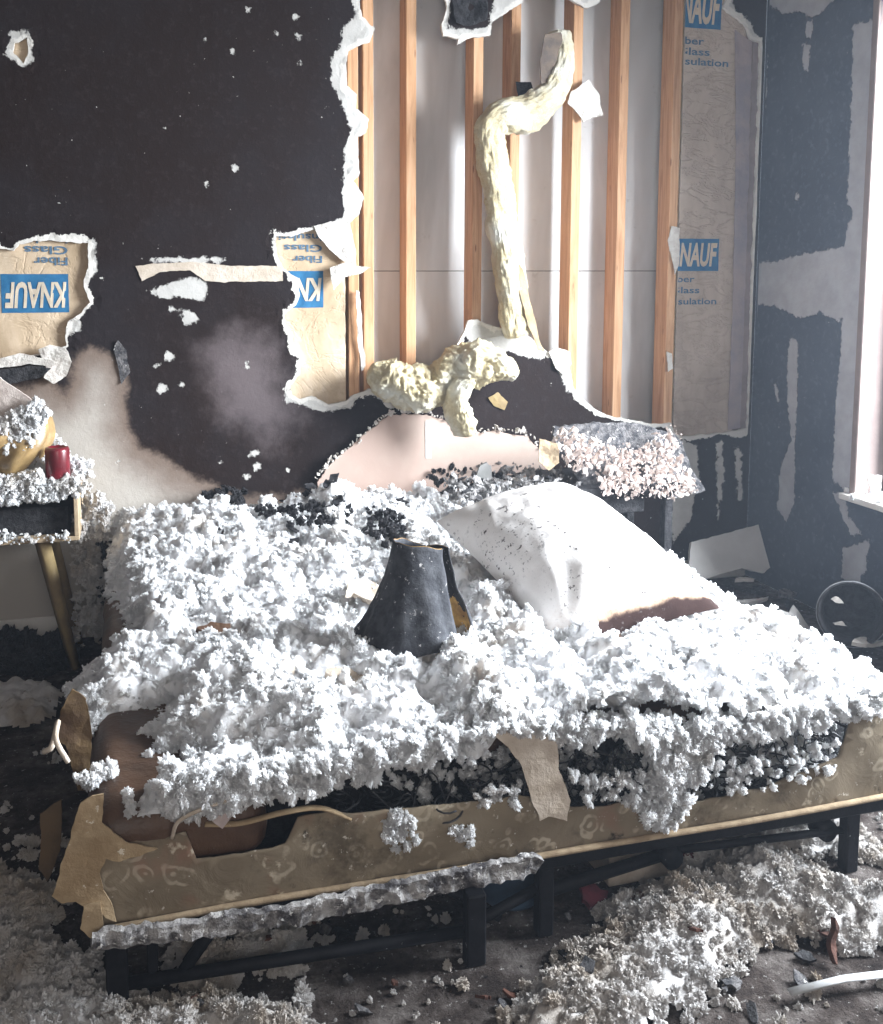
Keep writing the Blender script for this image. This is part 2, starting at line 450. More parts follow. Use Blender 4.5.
def structure(o): o['kind'] = 'structure'; return o


fl = structure(box('floor', (XL, YF, -.05), (XR, YW + .2, 0), M['carpet'], bev=0))
structure(box('ceiling', (XL, YF, HT), (XR, YW + .2, HT + .05), M['ceiling'], bev=0))
structure(box('wall_left', (XL - .1, YF, 0), (XL, YW, HT), M['smoked'], bev=0))

# --- back wall: one drywall skin, burnt through
big = [(366, -14), (360, 0), (362, 16), (375, 28), (369, 42), (349, 50), (346, 63), (347, 85), (357, 95), (356, 109), (369, 119), (367, 133),
       (358, 137), (359, 174), (354, 182), (365, 198), (359, 214), (351, 222), (330, 226), (309, 231), (290, 236), (276, 237), (277, 256), (284, 268),
       (297, 279), (300, 295), (296, 305), (286, 314), (285, 323), (293, 335), (295, 347), (301, 359), (300, 375), (291, 386), (292, 395), (300, 400),
       (311, 396), (329, 404), (347, 400), (357, 394), (369, 388), (392, 402), (425, 395), (445, 368), (462, 335), (468, 321), (478, 319), (488, 325),
       (523, 333), (545, 349), (555, 357), (561, 352), (568, 363), (573, 385), (579, 396), (593, 408), (607, 415), (630, 420), (654, 424), (671, 423),
       (674, 432), (682, 437), (720, 433), (748, 429), (752, 300), (755, 200), (759, 110), (760, 42), (750, 38), (745, 24), (733, 16), (724, 8), (727, -5), (726, -14),
       (602, -14), (600, 2), (588, 8), (575, 3), (560, -5), (545, -14), (528, -14), (523, 2), (505, 13), (492, 22), (491, 36), (474, 37), (456, 44), (458, 38),
       (443, 36), (441, 24), (447, 10), (444, -14)]
lefth = [(-40, 247), (0, 249), (14, 251), (20, 244), (34, 241), (68, 242), (88, 243), (89, 268), (84, 281), (90, 302), (82, 312), (68, 322), (64, 336), (67, 346), (44, 353), (0, 360), (-40, 362)]
smallh = [(14, 42), (27, 38), (28, 55), (23, 63), (14, 54)]
rim = [(362, -30), (352, 0), (356, 14), (343, 30), (341, 44), (331, 59), (331, 81), (343, 107), (352, 133), (345, 147), (342, 190), (344, 218), (309, 231), (355, 250), (380, 100), (380, -30)]
holes = [ragged(XZ(p, YW), .008, .011, k) for k, p in enumerate((big, lefth, smallh))]
cleanp = XZ([(20, 385), (45, 372), (62, 390), (70, 362), (88, 345), (112, 350), (126, 372), (131, 420), (142, 448), (175, 468), (215, 485), (280, 496), (330, 480), (345, 520), (300, 720), (-600, 720), (-600, 420)], YW)
dustp = XZ([(200, 350), (235, 330), (270, 350), (300, 420), (270, 440), (220, 420)], YW)
peels = [rim,
         [(147, 290), (163, 299), (175, 296), (204, 301), (209, 292), (206, 280), (186, 277), (170, 283)], [(150, 258), (226, 257), (222, 263), (152, 263)],
         [(4, 55), (11, 33), (28, 31), (31, 46), (34, 60), (22, 66)], [(84, 242), (97, 240), (97, 270), (90, 281), (84, 270)], [(66, 320), (78, 318), (82, 330), (70, 335)],
         [(462, 318), (478, 314), (525, 332), (548, 346), (545, 360), (527, 357), (492, 347), (470, 345)], [(553, 356), (562, 350), (574, 392), (578, 398), (566, 390)],
         [(285, 385), (300, 395), (350, 395), (365, 388), (350, 408), (325, 412), (300, 405), (286, 402)],
         [(436, 38), (443, -14), (450, -14), (449, 28), (470, 30), (492, 26), (495, 36), (456, 48)], [(489, 24), (497, -14), (530, -14), (526, 4)], [(558, -14), (603, -14), (603, 4), (588, 12), (570, 6)],
         [(722, 8), (728, -10), (736, 12), (750, 20), (756, 36), (762, 42), (748, 42), (738, 26)],
         [(682, 440), (697, 445), (699, 478), (690, 520), (672, 545), (674, 470)], [(716, 445), (722, 440), (724, 478), (718, 520)], [(735, 445), (741, 448), (742, 500), (737, 500)],
         [(275, 238), (281, 262), (285, 270), (279, 268), (272, 240)]]
chips = [(180, 312, 5), (187, 315, 6), (172, 310, 4), (187, 319, 7), (194, 318, 5), (169, 357, 6), (158, 365, 4), (162, 388, 7), (182, 385, 3), (254, 453, 6), (256, 467, 4), (248, 477, 5),
         (247, 366, 4), (235, 168, 4), (207, 184, 3), (220, 462, 3), (118, 462, 2), (296, 18, 4), (298, 36, 5), (248, 9, 3), (166, 128, 2), (300, 62, 3), (277, 34, 3), (232, 52, 3), (288, 470, 2), (205, 40, 2)]
for x, y, r in chips:
    peels.append([(x + r * random.uniform(.55, 1.2) * math.cos(a), y + r * random.uniform(.5, 1.1) * math.sin(a)) for a in np.arange(0, 6.28, .8)])
peelW = [XZ(p, YW) for p in peels]


def f_edge(P): return np.minimum.reduce([np.abs(sdf(P, h[::2])) for h in holes])
def f_peel(P): return np.minimum.reduce([sdf(P, p) for p in peelW])


wb = plate('wall_back', [(XL, 0), (XR, 0), (XR, HT), (XL, HT)], wall_map(YW), (0, -1, 0), .0127, .013, holes, mat=M['soot'],
           bbox=((-.62, .02), (XR - .01, 2.36)),
           disp=lambda P: np.where(f_edge(P) < .03, fbm(P, 22, 3, 5) * .006, 0) + fbm(P, 3, 2, 8) * .002,
           attrs={'edge': f_edge, 'clean': lambda P: np.clip(sdf(P, cleanp), -.5, .5), 'peel': lambda P: np.clip(f_peel(P), -.1, .2), 'dust': lambda P: np.clip(sdf(P, dustp), -.2, .6)})
structure(wb)

# framing behind the skin, each stud a piece of the wall
YS = YW + .0137


def stud(name, xr, back, w=.038, mat='pine', z=(.04, HT - .04), d=.089):
    y0 = YS + (.051 if back else 0)
    return box(name, (xr - w, y0, z[0]), (xr, y0 + d, z[1]), M[mat], wb, .002)


for px, back in ((359, 0), (374, 0), (416, 1), (481.5, 0), (518, 1), (578.5, 0), (624, 1), (676, 0)):
    stud('stud', at_y(px, 281, YS + (.051 if back else 0))[0], back)
for xr in (.34, -.065, -.47, -.88, -1.28): stud('stud', xr, 0)
stud('stud', XR - .005, 0, .04, 'dull_wood')
box('bottom_plate', (XL, YS, .002), (XR, YS + .14, .038), M['pine'], wb)
box('top_plate', (XL, YS, HT - .038), (XR, YS + .14, HT - .002), M['pine'], wb)
zj = at_y(500, 271, YS + .141)[2]
box('drywall_sheet', (XL, YS + .141, .002), (XR, YS + .154, zj - .0012), M['far'], wb, .0008)
box('drywall_sheet', (XL, YS + .141, zj + .0012), (XR, YS + .154, HT), M['far'], wb, .0008)
box('joint_light_block', (XL, YS + .156, .002), (XR, YS + .17, HT), M['char'], wb, 0)  # dark backing added to stop sky light leaking through the sheet joint
structure(box('baseboard_back', (XL, YW - .014, 0), (XR - .01, YW - .004, .085), M['white_paint'], bev=.003))

# --- side wall with the window opening
wy0, wy1, wz0, wz1 = 1.05, 2.785, .47, 2.12
rpeel = [[(853, 25), (873, 20), (869, 150), (865, 260), (862, 330), (860, 480), (846, 492), (832, 480), (836, 400), (840, 360), (843, 300), (843, 265), (846, 232), (853, 212), (847, 200), (851, 110)],
         [(752, 262), (775, 262), (800, 255), (846, 246), (846, 300), (840, 322), (820, 312), (800, 318), (775, 306), (752, 304)],
         [(791, 336), (798, 342), (797, 400), (795, 440), (794, 505), (786, 521), (777, 510), (780, 470), (791, 440), (787, 395), (788, 350)],
         [(765, -5), (838, -5), (822, 12), (812, 18), (800, 12), (785, 14), (770, 6)], [(806, 20), (813, 20), (811, 40), (806, 35)], [(803, 44), (811, 44), (808, 72), (802, 66)],
         [(833, 492), (846, 495), (848, 515), (862, 534), (852, 536), (842, 515)], [(843, 548), (869, 540), (866, 570), (855, 588), (842, 578)], [(774, 384), (777, 384), (780, 402), (777, 402)],
         [(750, 20), (767, 0), (767, 90), (762, 130), (759, 200), (752, 200)], [(752, 200), (758, 200), (756, 320), (752, 420), (748, 420)], [(795, 195), (799, 192), (799, 201), (796, 201)]]
rpeelW = [YZ(p, XR) for p in rpeel]
win_hole = np.array([(wy0, wz0), (wy1, wz0), (wy1, wz1), (wy0, wz1)])
cl2 = YZ([(862, 20), (885, 10), (870, 500), (856, 490)], XR)
wr = plate('wall_right', [(YF, 0), (YW, 0), (YW, HT), (YF, HT)], side_map(XR), (-1, 0, 0), .012, .012, [win_hole], mat=M['soot_haze'], bbox=((2.3, 0), (YW - .01, 2.35)),
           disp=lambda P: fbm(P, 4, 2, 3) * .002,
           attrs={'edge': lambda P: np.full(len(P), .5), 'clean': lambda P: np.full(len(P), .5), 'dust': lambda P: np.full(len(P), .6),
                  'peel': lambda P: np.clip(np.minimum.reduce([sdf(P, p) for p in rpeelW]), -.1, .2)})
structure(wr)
w1 = structure(empty('window_1', (XR, wy1, wz0)))


def child(o, p):
    o.parent = p; o.matrix_parent_inverse = Matrix.Translation(p.location).inverted(); return o


for nm, lo, hi, mt in (('jamb', (XR + .001, wy1, wz0 - .02), (XR + .16, wy1 + .03, wz1 + .02), 'jamb'), ('jamb', (XR + .001, wy0 - .03, wz0 - .02), (XR + .16, wy0, wz1 + .02), 'jamb'),
                       ('head', (XR + .001, wy0, wz1), (XR + .16, wy1, wz1 + .03), 'jamb'), ('sill', (XR - .035, wy0 - .04, wz0 - .022), (XR + .16, wy1 + .045, wz0), 'white_paint'),
                       ('casing', (XR - .012, wy1 - .006, wz0), (XR, wy1 + .022, wz1 + .03), 'jamb'),
                       ('sash', (XR + .11, wy1 - .045, wz0), (XR + .145, wy1, wz1), 'plastic_white'), ('sash', (XR + .11, wy0, wz0), (XR + .145, wy0 + .045, wz1), 'plastic_white'),
                       ('sash', (XR + .11, wy0, wz1 - .045), (XR + .145, wy1, wz1), 'plastic_white'), ('sash', (XR + .11, wy0, wz0), (XR + .145, wy1, wz0 + .045), 'plastic_white')):
    child(box(nm, lo, hi, M[mt], bev=.003), w1)
# wall behind the viewer, its wide opening made up for the rear fill
structure(plate('wall_front', [(XL, 0), (XR, 0), (XR, HT), (XL, HT)], wall_map(YF), (0, 1, 0), .1, .5, [np.array([(-.9, .7), (1.1, .7), (1.1, 2.3), (-.9, 2.3)])], mat=M['ceiling']))

# room-wide haze volume added to imitate the window's bluish glare
hm = bpy.data.materials.new('smoke'); hm.use_nodes = True; ht = hm.node_tree; ht.nodes.remove(ht.nodes['Principled BSDF'])
vs = ht.nodes.new('ShaderNodeVolumeScatter'); vs.inputs['Density'].default_value = 0.0095; vs.inputs['Anisotropy'].default_value = 0.3; vs.inputs['Color'].default_value = (.74, .84, 1, 1)
ht.links.new(vs.outputs[0], ht.nodes['Material Output'].inputs['Volume'])
tag(box('glare_haze', (XL - .05, YF - .05, -.03), (XR + .006, YW + .18, HT + .03), hm, bev=0), 'thin bluish haze added through the whole room as window glare', 'haze', kind='stuff')

# --- torn paper and tape that still hang on the wall skin
def wall_sheet(name, pts, Y, thick, mat, parent=None, amp=.006, freq=10, seed=1, rag=.006, curl=None, spacing=.015):
    o = ragged(XZ(pts, Y), .007, rag, seed, 25)
    return plate(name, o, wall_map(Y), (0, -1, 0), thick, spacing, mat=mat, parent=parent, smooth=False,
                 disp=lambda P: fbm(P, freq, 3, seed) * amp + (0 if curl is None else curl(P)))


wall_sheet('joint_tape', [(136, 266), (150, 264), (192, 262), (235, 266), (282, 266), (283, 281), (225, 282), (205, 281), (190, 270), (160, 272), (142, 281)], YW - .004, .002, M['foam'], wb, .002)
wall_sheet('torn_paper', [(314, 226), (330, 222), (350, 222), (356, 250), (356, 268), (345, 262), (330, 250), (318, 236)], YW - .006, .003, M['gypsum'], wb, .012)
wall_sheet('torn_paper', [(330, 268), (345, 262), (358, 266), (371, 267), (360, 274), (345, 277), (334, 290), (332, 282)], YW - .016, .003, M['gypsum'], wb, .014, 20)
wall_sheet('torn_paper', [(356, 290), (360, 292), (363, 340), (366, 366), (362, 372), (358, 340)], YW - .004, .004, M['gypsum'], wb, .01)
wall_sheet('torn_paper', [(571, 92), (582, 84), (588, 80), (600, 95), (602, 115), (592, 118), (583, 122), (574, 108), (568, 104)], YW - .006, .006, M['gypsum'], wb, .012, 18)
wall_sheet('torn_paper', [(-30, 362), (0, 358), (20, 353), (42, 358), (58, 362), (52, 367), (30, 364), (0, 368), (-30, 372)], YW - .03, .004, M['gypsum'], wb, .012)
wall_sheet('torn_paper', [(38, 350), (50, 345), (66, 348), (72, 362), (66, 376), (54, 384), (44, 378), (46, 366)], YW - .02, .006, M['gypsum'], wb, .014, 14)
wall_sheet('charred_paper', [(-30, 374), (0, 370), (30, 366), (52, 368), (40, 378), (10, 384), (-30, 390)], YW - .05, .003, M['char'], wb, .02)
wall_sheet('torn_paper', [(118, 340), (126, 350), (130, 372), (121, 384), (118, 365), (114, 350)], YW - .005, .003, M['char_flaky'], wb, .012)
wall_sheet('charred_paper', [(452, -12), (488, -12), (487, 20), (470, 26), (455, 24)], YW - .012, .004, M['char'], wb, .03, 14)
wall_sheet('torn_paper', [(668, 240), (672, 226), (680, 228), (679, 262), (675, 275)], YW + .004, .003, M['gypsum'], wb, .006)
wall_sheet('torn_paper', [(667, 352), (672, 354), (673, 368), (668, 372)], YW - .002, .005, M['gypsum'], wb, .01)
wall_sheet('torn_paper', [(549, 352), (560, 348), (570, 352), (571, 364), (564, 376), (556, 368)], YW - .012, .006, M['gypsum'], wb, .016, 14)
wall_sheet('torn_paper', [(488, 398), (498, 392), (508, 402), (504, 410), (494, 406)], YW - .006, .003, M['leg_wood'], wb, .01)

# ------------------------------------------------------------------ kraft-faced insulation batts
YB = YS + .004


def wrinkle(P): return fbm(P * (1, .6), 9, 3, 21) * .005 + np.abs(fbm(P * (.5, 1.6), 7, 2, 4)) * -.004


def batt(x0, x1, z0, z1, label, mat):
    r = empty('insulation_batt', ((x0 + x1) / 2, YB, z0)); tag(r, label, 'insulation', 'wall insulation batts')
    child(plate('paper_facing', ragged([(x0, z0), (x1, z0), (x1, z1), (x0, z1)], .03, .004, 2), wall_map(YB), (0, -1, 0), .0015, .014, disp=wrinkle, mat=mat, smooth=True), r)
    child(box('fibre_core', (x0 + .006, YB + .008, z0 + .003), (x1 - .006, YB + .09, z1 - .003), M['wool'], bev=.01), r)
    return r


def conform(r, name, P2, F, mat, off):
    V = np.c_[P2[:, 0], YB - wrinkle(P2) - off, P2[:, 1]]
    return child(link(name, mesh_np(name, V, [F], False), mat), r)


def lettering(r, text, x, z, h, w, mat, flip=False, bold=.02, shear=0.0, off=.0022, clip=None):
    """flat print on the facing: left edge x, baseline z, cap height h, total width w; flip = printed upside down, then x is the right edge"""
    c = bpy.data.curves.new('lettering', 'FONT'); c.body = text; c.offset = bold; c.shear = shear; c.resolution_u = 3
    o = bpy.data.objects.new('lettering', c); COL.objects.link(o)
    me = bpy.data.meshes.new_from_object(o.evaluated_get(bpy.context.evaluated_depsgraph_get()))
    COL.objects.unlink(o); bpy.data.objects.remove(o)
    V = np.empty(len(me.vertices) * 3); me.vertices.foreach_get('co', V); V = V.reshape(-1, 3)
    me.calc_loop_triangles(); F = np.array([t.vertices[:] for t in me.loop_triangles])
    X, Z = V[:, 0], V[:, 1]; X = (X - X.min()) / (X.max() - X.min()) * w; Z = Z / .7 * h
    P = np.c_[x - X, z - Z] if flip else np.c_[x + X, z + Z]
    if clip is not None:
        keep = np.array([(clip[0] <= P[f, 0].mean() <= clip[1]) for f in F]); F = F[keep]
        P[:, 0] = np.clip(P[:, 0], clip[0], clip[1])
    bpy.data.meshes.remove(me)
    return conform(r, 'lettering', P, F, mat, off)


def panel(r, x0, x1, z0, z1):
    P, F = tri2d(ragged([(x0, z0), (x1, z0), (x1, z1), (x0, z1)], .02, .001, 3), [], .012)
    return conform(r, 'logo_panel', P, F, M['logo'], .0012)


def PXW(x, y): p = at_y(x, y, YB); return p[0], p[2]


# left bay: print is upside down
xl = PXW(-60, 300)[0]
b1 = batt(-.468, -.105, .55, 2.3, 'tan kraft-faced insulation batt in the hole beside the gold shade, print upside down', M['kraft'])
x1, z1 = PXW(68, 274); x0, z0 = PXW(2, 313)
panel(b1, x0, x1, z0, z1)
lettering(b1, 'KNAUF', x1 - .006, z1 - .030, .078, (x1 - x0) - .016, M['logo_letter'], True, .035, .18, .0026)
for tx, yb, w in (('Fiber', 257.5, 30), ('Glass', 246.5, 38), ('Insulation', 235.5, 60)):
    x, z = PXW(67.5, yb); lettering(b1, tx, x, z, .026, w / 284, M['ink'], True, .02)
# middle bay
b2 = batt(at_y(272, 300, YB)[0], at_y(346, 300, YB)[0] - .002, .6, 2.3, 'tan kraft-faced insulation batt showing through the narrow hole left of the studs', M['kraft'])
x1, z1 = PXW(323, 271); x0, z0 = PXW(278, 308)
panel(b2, x0, x1, z0, z1)
lettering(b2, 'KNAUF', x1 - .006, z1 - .028, .075, .215, M['logo_letter'], True, .035, .18, .0026, clip=(x0, x1))
for tx, yb, w in (('Fiber', 256, 30), ('Glass', 245, 38), ('Insulation', 234, 60)):
    x, z = PXW(322, yb); lettering(b2, tx, x, z, .024, w / 284, M['ink'], True, .02)
# right bay
b3 = batt(at_y(677, 281, YB)[0], at_y(737, 281, YB)[0], .56, 2.3, 'grey-tan kraft-faced insulation batt filling the bay next to the corner', M['kraft_grey'])
xs = at_y(677, 281, YB)[0] + .001
for (ya, yb_, xr) in ((239, 271, 719), (-12, 30, 722)):
    x1, z1 = PXW(xr, ya); z0 = PXW(xr, yb_)[1]
    panel(b3, xs, x1, z0, z1)
    lettering(b3, 'KNAUF', x1 - .212, z0 + .022, (z1 - z0) - .04, .205, M['logo_letter'], False, .035, .18, .0026, clip=(xs + .002, x1))
for (rows, xr, s) in (((282, 293, 304), 716, 1), ((45, 56, 67), 728, 1.1)):
    for tx, yb, w, cut in zip(('Fiber', 'Glass', 'Insulation'), rows, (30, 34, 56), (22, 17, 0)):
        x, z = PXW(xr - cut * s, yb); lettering(b3, tx, x - w * s / 268, z, .024 * s, w * s / 268, M['ink'], False, .02, clip=(xs + .002, 9))
o = wall_sheet('plastic_sheet', [(735, 30), (752, 42), (748, 200), (744, 330), (740, 428), (728, 430), (733, 300), (736, 150)], YW + .006, .002, plain('dusty_plastic', (.36, .29, .28), (.27, .24, .26), 9, .003, .5), None, .006)
tag(o, 'dull mauve plastic strip hanging in the wall hole beside the corner', 'plastic sheet')

# ------------------------------------------------------------------ loose yellow glass wool
def wool(name, pts, rad, label, flat=.7, seed=1, n=90, seg=96, amp=.35, spin=0.0):
    path = spline(pts, n); r = spline(np.c_[rad, rad, rad], n)[:, 0]
    V, F = tube_np(path, r, seg, flat)
    C = np.concatenate([np.repeat(path, seg, 0), path[[0, -1]]]); D = V - C
    k = 1 + amp * fbm(V, 11, 3, seed) + amp * .8 * billow(V, 30, 3, seed + 5) - .2 * amp + .07 * perlin(V * 150, seed) + .05 * perlin(V * 300, seed)
    V = C + D * k[:, None]
    o = link(name, mesh_np(name, V, F), M['wool'])
    tag(o, label, 'insulation')
    return o


P = lambda x, y, Y: at_y(x, y, Y)
w = wool('glass_wool_roll', [P(558, 34, 3.36), P(561, 60, 3.35), P(553, 92, 3.34), P(530, 113, 3.33), P(500, 118, 3.33), P(490, 135, 3.34), P(496, 175, 3.35), P(500, 215, 3.35), P(507, 255, 3.35), P(511, 290, 3.35), P(518, 334, 3.36)],
         [.054, .060, .066, .070, .066, .062, .068, .066, .068, .064, .068], 'pale yellow glass wool strip hanging crooked between the studs', .75, 3)
b = wall_sheet('paper_backing', [(545, 34), (561, 32), (563, 40), (556, 60), (549, 82), (541, 84), (540, 62)], 3.295, .002, plain('brown_paper', (.16, .12, .09), (.1, .08, .07), 20, .002), None, .006)
b.parent = w
b = wall_sheet('paper_backing', [(518, 262), (524, 270), (530, 300), (541, 345), (546, 352), (538, 350), (527, 320), (519, 290)], 3.30, .002, M['tan'], None, .006)
b.parent = w
b = wall_sheet('paper_backing', [(516, 82), (531, 82), (534, 92), (526, 98), (518, 96)], 3.36, .002, M['char'], None, .006); b.parent = w
wool('glass_wool_clump', [P(370, 370, 3.31), P(392, 380, 3.30), P(420, 388, 3.295), P(452, 393, 3.30)], [.045, .092, .098, .055], 'fat yellow glass wool clump lying on the torn wall edge, left of the drooping one', .8, 8, 80, amp=.5)
w = wool('glass_wool_clump', [P(424, 384, 3.31), P(450, 370, 3.30), P(480, 362, 3.295), P(512, 374, 3.30)],
         [.045, .098, .118, .05], 'yellow-white glass wool clump with a tuft drooping over the dark wall', .6, 12, 80, amp=.55)
w2 = wool('drooping_tuft', [P(470, 372, 3.24), P(461, 386, 3.22), P(457, 402, 3.22), P(460, 418, 3.225), P(464, 434, 3.23)], [.04, .052, .050, .058, .048], '', .6, 15, 50, amp=.5)
del w2['label']; del w2['category']; w2.parent = w

# ------------------------------------------------------------------ fluff
def ico(sub):
    bm = bmesh.new(); bmesh.ops.create_icosphere(bm, subdivisions=sub, radius=1)
    V = np.array([v.co[:] for v in bm.verts]); F = np.array([[v.index for v in f.verts] for f in bm.faces]); bm.free(); return V, F


def fluff_tree(mat, level, seed, flat=1.0):
    """geometry nodes: the loose points of the mesh (attribute tuft = radius) each become one crumbly clump"""
    g = bpy.data.node_groups.new('fluff_clumps', 'GeometryNodeTree')
    g.interface.new_socket('Geometry', in_out='INPUT', socket_type='NodeSocketGeometry'); g.interface.new_socket('Geometry', in_out='OUTPUT', socket_type='NodeSocketGeometry')
    N = g.nodes.new; L = g.links.new
    gi, go = N('NodeGroupInput'), N('NodeGroupOutput')
    at = N('GeometryNodeInputNamedAttribute'); at.data_type = 'FLOAT'; at.inputs['Name'].default_value = 'tuft'; tf = at.outputs['Attribute']
    cmp_ = N('FunctionNodeCompare'); cmp_.data_type = 'FLOAT'; cmp_.operation = 'GREATER_THAN'; L(tf, cmp_.inputs[0]); cmp_.inputs[1].default_value = 1e-5
    dl = N('GeometryNodeDeleteGeometry'); L(gi.outputs[0], dl.inputs[0]); L(cmp_.outputs[0], dl.inputs['Selection'])
    mp = N('GeometryNodeMeshToPoints'); L(gi.outputs[0], mp.inputs['Mesh']); L(cmp_.outputs[0], mp.inputs['Selection'])
    jn = N('GeometryNodeJoinGeometry')

    def mth(op, a, b):
        m = N('ShaderNodeMath'); m.operation = op
        for k, v in enumerate((a, b)):
            if isinstance(v, (int, float)): m.inputs[k].default_value = v
            else: L(v, m.inputs[k])
        return m.outputs[0]

    for k in range(7):
        ic = N('GeometryNodeMeshIcoSphere'); ic.inputs['Radius'].default_value = 1; ic.inputs['Subdivisions'].default_value = level
        ps = N('GeometryNodeInputPosition')

        def noi(sc, det, rough=.6):
            n = N('ShaderNodeTexNoise'); n.noise_dimensions = '4D'; n.inputs['Scale'].default_value = sc; n.inputs['Detail'].default_value = det
            n.inputs['Roughness'].default_value = rough; n.inputs['W'].default_value = k * 5.7 + seed; L(ps.outputs[0], n.inputs['Vector']); return mth('SUBTRACT', n.outputs[0], .5)
        d = mth('MULTIPLY', noi(1.0, 1), 2.4)
        d = mth('ADD', d, mth('MULTIPLY', mth('ABSOLUTE', noi(2.4, 2), 0), 3.4))
        d = mth('ADD', d, mth('MULTIPLY', noi(7, 3, .65), .6))
        d = mth('SUBTRACT', d, .32)
        vm = N('ShaderNodeVectorMath'); vm.operation = 'SCALE'; L(ps.outputs[0], vm.inputs[0]); L(d, vm.inputs['Scale'])
        sp_ = N('GeometryNodeSetPosition'); L(ic.outputs[0], sp_.inputs[0]); L(vm.outputs[0], sp_.inputs['Offset'])
        gi_ = N('GeometryNodeGeometryToInstance'); L(sp_.outputs[0], gi_.inputs[0]); L(gi_.outputs[0], jn.inputs[0])
    rr_ = N('FunctionNodeRandomValue'); rr_.data_type = 'FLOAT_VECTOR'; rr_.inputs[1].default_value = (6.28, 6.28, 6.28); rr_.inputs['Seed'].default_value = seed
    io = N('GeometryNodeInstanceOnPoints'); L(mp.outputs[0], io.inputs['Points']); L(jn.outputs[0], io.inputs['Instance']); io.inputs['Pick Instance'].default_value = True
    ri = N('FunctionNodeRandomValue'); ri.data_type = 'INT'; ri.inputs[4].default_value = 0; ri.inputs[5].default_value = 6; ri.inputs['Seed'].default_value = seed + 3
    L(ri.outputs[2], io.inputs['Instance Index']); L(rr_.outputs[0], io.inputs['Rotation']); sv = N('ShaderNodeVectorMath'); sv.operation = 'SCALE'; sv.inputs[0].default_value = (1.15, .95, flat); L(tf, sv.inputs['Scale']); L(sv.outputs[0], io.inputs['Scale'])
    j2 = N('GeometryNodeJoinGeometry'); L(dl.outputs[0], j2.inputs[0]); L(io.outputs[0], j2.inputs[0])
    sm = N('GeometryNodeSetMaterial'); sm.inputs['Material'].default_value = mat; L(j2.outputs[0], sm.inputs[0]); L(sm.outputs[0], go.inputs[0])
    return g


def tufts(C, R, fine=False): return np.asarray(C), np.asarray(R)


def fluff(name, sheets, clumps, mat, level=4, seed=1, parent=None, flat=.85):
    Vs, Fs, n = [], [], 0
    for V, F in sheets: Vs.append(V); Fs.append(F + n); n += len(V)
    C = np.concatenate([c for c, _ in clumps]); R = np.concatenate([r for _, r in clumps])
    V = np.concatenate(Vs + [C])
    if Fs: me = mesh_np(name, V, [np.concatenate(Fs)])
    else: me = bpy.data.meshes.new(name); me.vertices.add(len(V)); me.vertices.foreach_set('co', np.asarray(V, np.float32).ravel()); me.update()
    attr(me, 'tuft', np.r_[np.zeros(n), R])
    o = link(name, me, mat, parent)
    o.modifiers.new('clumps', 'NODES').node_group = fluff_tree(mat, level, seed, flat)
    return o


def field(xs, ys, zfun, keep):
    X, Y = np.meshgrid(xs, ys); P = np.c_[X.ravel(), Y.ravel()]
    z = zfun(P); V = np.c_[P, z]; nx, ny = len(xs), len(ys)
    i = np.arange(nx * ny).reshape(ny, nx); k = keep(P).reshape(ny, nx)
    q = np.stack([i[:-1, :-1], i[:-1, 1:], i[1:, 1:], i[1:, :-1]], -1).reshape(-1, 4)
    kk = (k[:-1, :-1] & k[:-1, 1:] & k[1:, 1:] & k[1:, :-1]).ravel(); q = q[kk]
    tri = np.concatenate([q[:, [0, 1, 2]], q[:, [0, 2, 3]]])
    used = np.unique(tri); re = np.full(len(V), -1); re[used] = np.arange(len(used))
    return V[used], re[tri]


def scatter_px(poly, n, fn, jitter=0.0):
    poly = np.array(poly, float); lo, hi = poly.min(0), poly.max(0); out = []
    while len(out) < n:
        p = rng.uniform(lo, hi, (n * 3, 2)); p = p[inside(p, poly)]; out += list(p)
    return np.array([fn(x, y) for x, y in out[:n]]) + rng.normal(size=(n, 3)) * jitter


def radii(n, lo, hi, pw=2.2): return lo + (hi - lo) * rng.uniform(0, 1, n) ** pw


ZT = .37   # top of the bed
cover_px = [(103, 497), (108, 540), (106, 585), (125, 610), (112, 640), (80, 648), (66, 660), (70, 685), (78, 700), (74, 725), (80, 722), (94, 698), (128, 692), (142, 690), (170, 690),
            (134, 708), (143, 734), (173, 732), (184, 748), (140, 760), (131, 768), (131, 786), (160, 782), (176, 784), (195, 790), (240, 780), (300, 775), (420, 762), (640, 745), (890, 700)]
cov = XY(cover_px, ZT + .045)
cov = np.concatenate([np.minimum(cov, (9, 3.375)), [(1.54, 1.56), (1.52, 2.2), (1.50, 2.9), (1.46, 3.37)]])
cov[-5] = (1.52, 1.565)


def bedD(P): return -sdf(P, cov) + fbm(P, 14, 3, 71) * .03


def bedZ(P):
    d = bedD(P); e = np.clip(d / .09, 0, 1); e = e * e * (3 - 2 * e)
    t = .035 + .04 * np.clip((P[:, 1] - 2.2) / 1.0, 0, 1) + .045 * fbm(P, 2.6, 2, 41) + .02 * np.exp(-((P[:, 0] - .3) ** 2 + (P[:, 1] - 2.0) ** 2) / .12)
    t = np.maximum(t, .012) - .012
    z = ZT - .014 + e * t + e * (.125 * billow(P, 5.5, 2, 51) + .055 * billow(P, 17, 2, 53) + .012 * fbm(P, 46, 2, 61) + .004 * perlin(P * 120, 77))
    return z


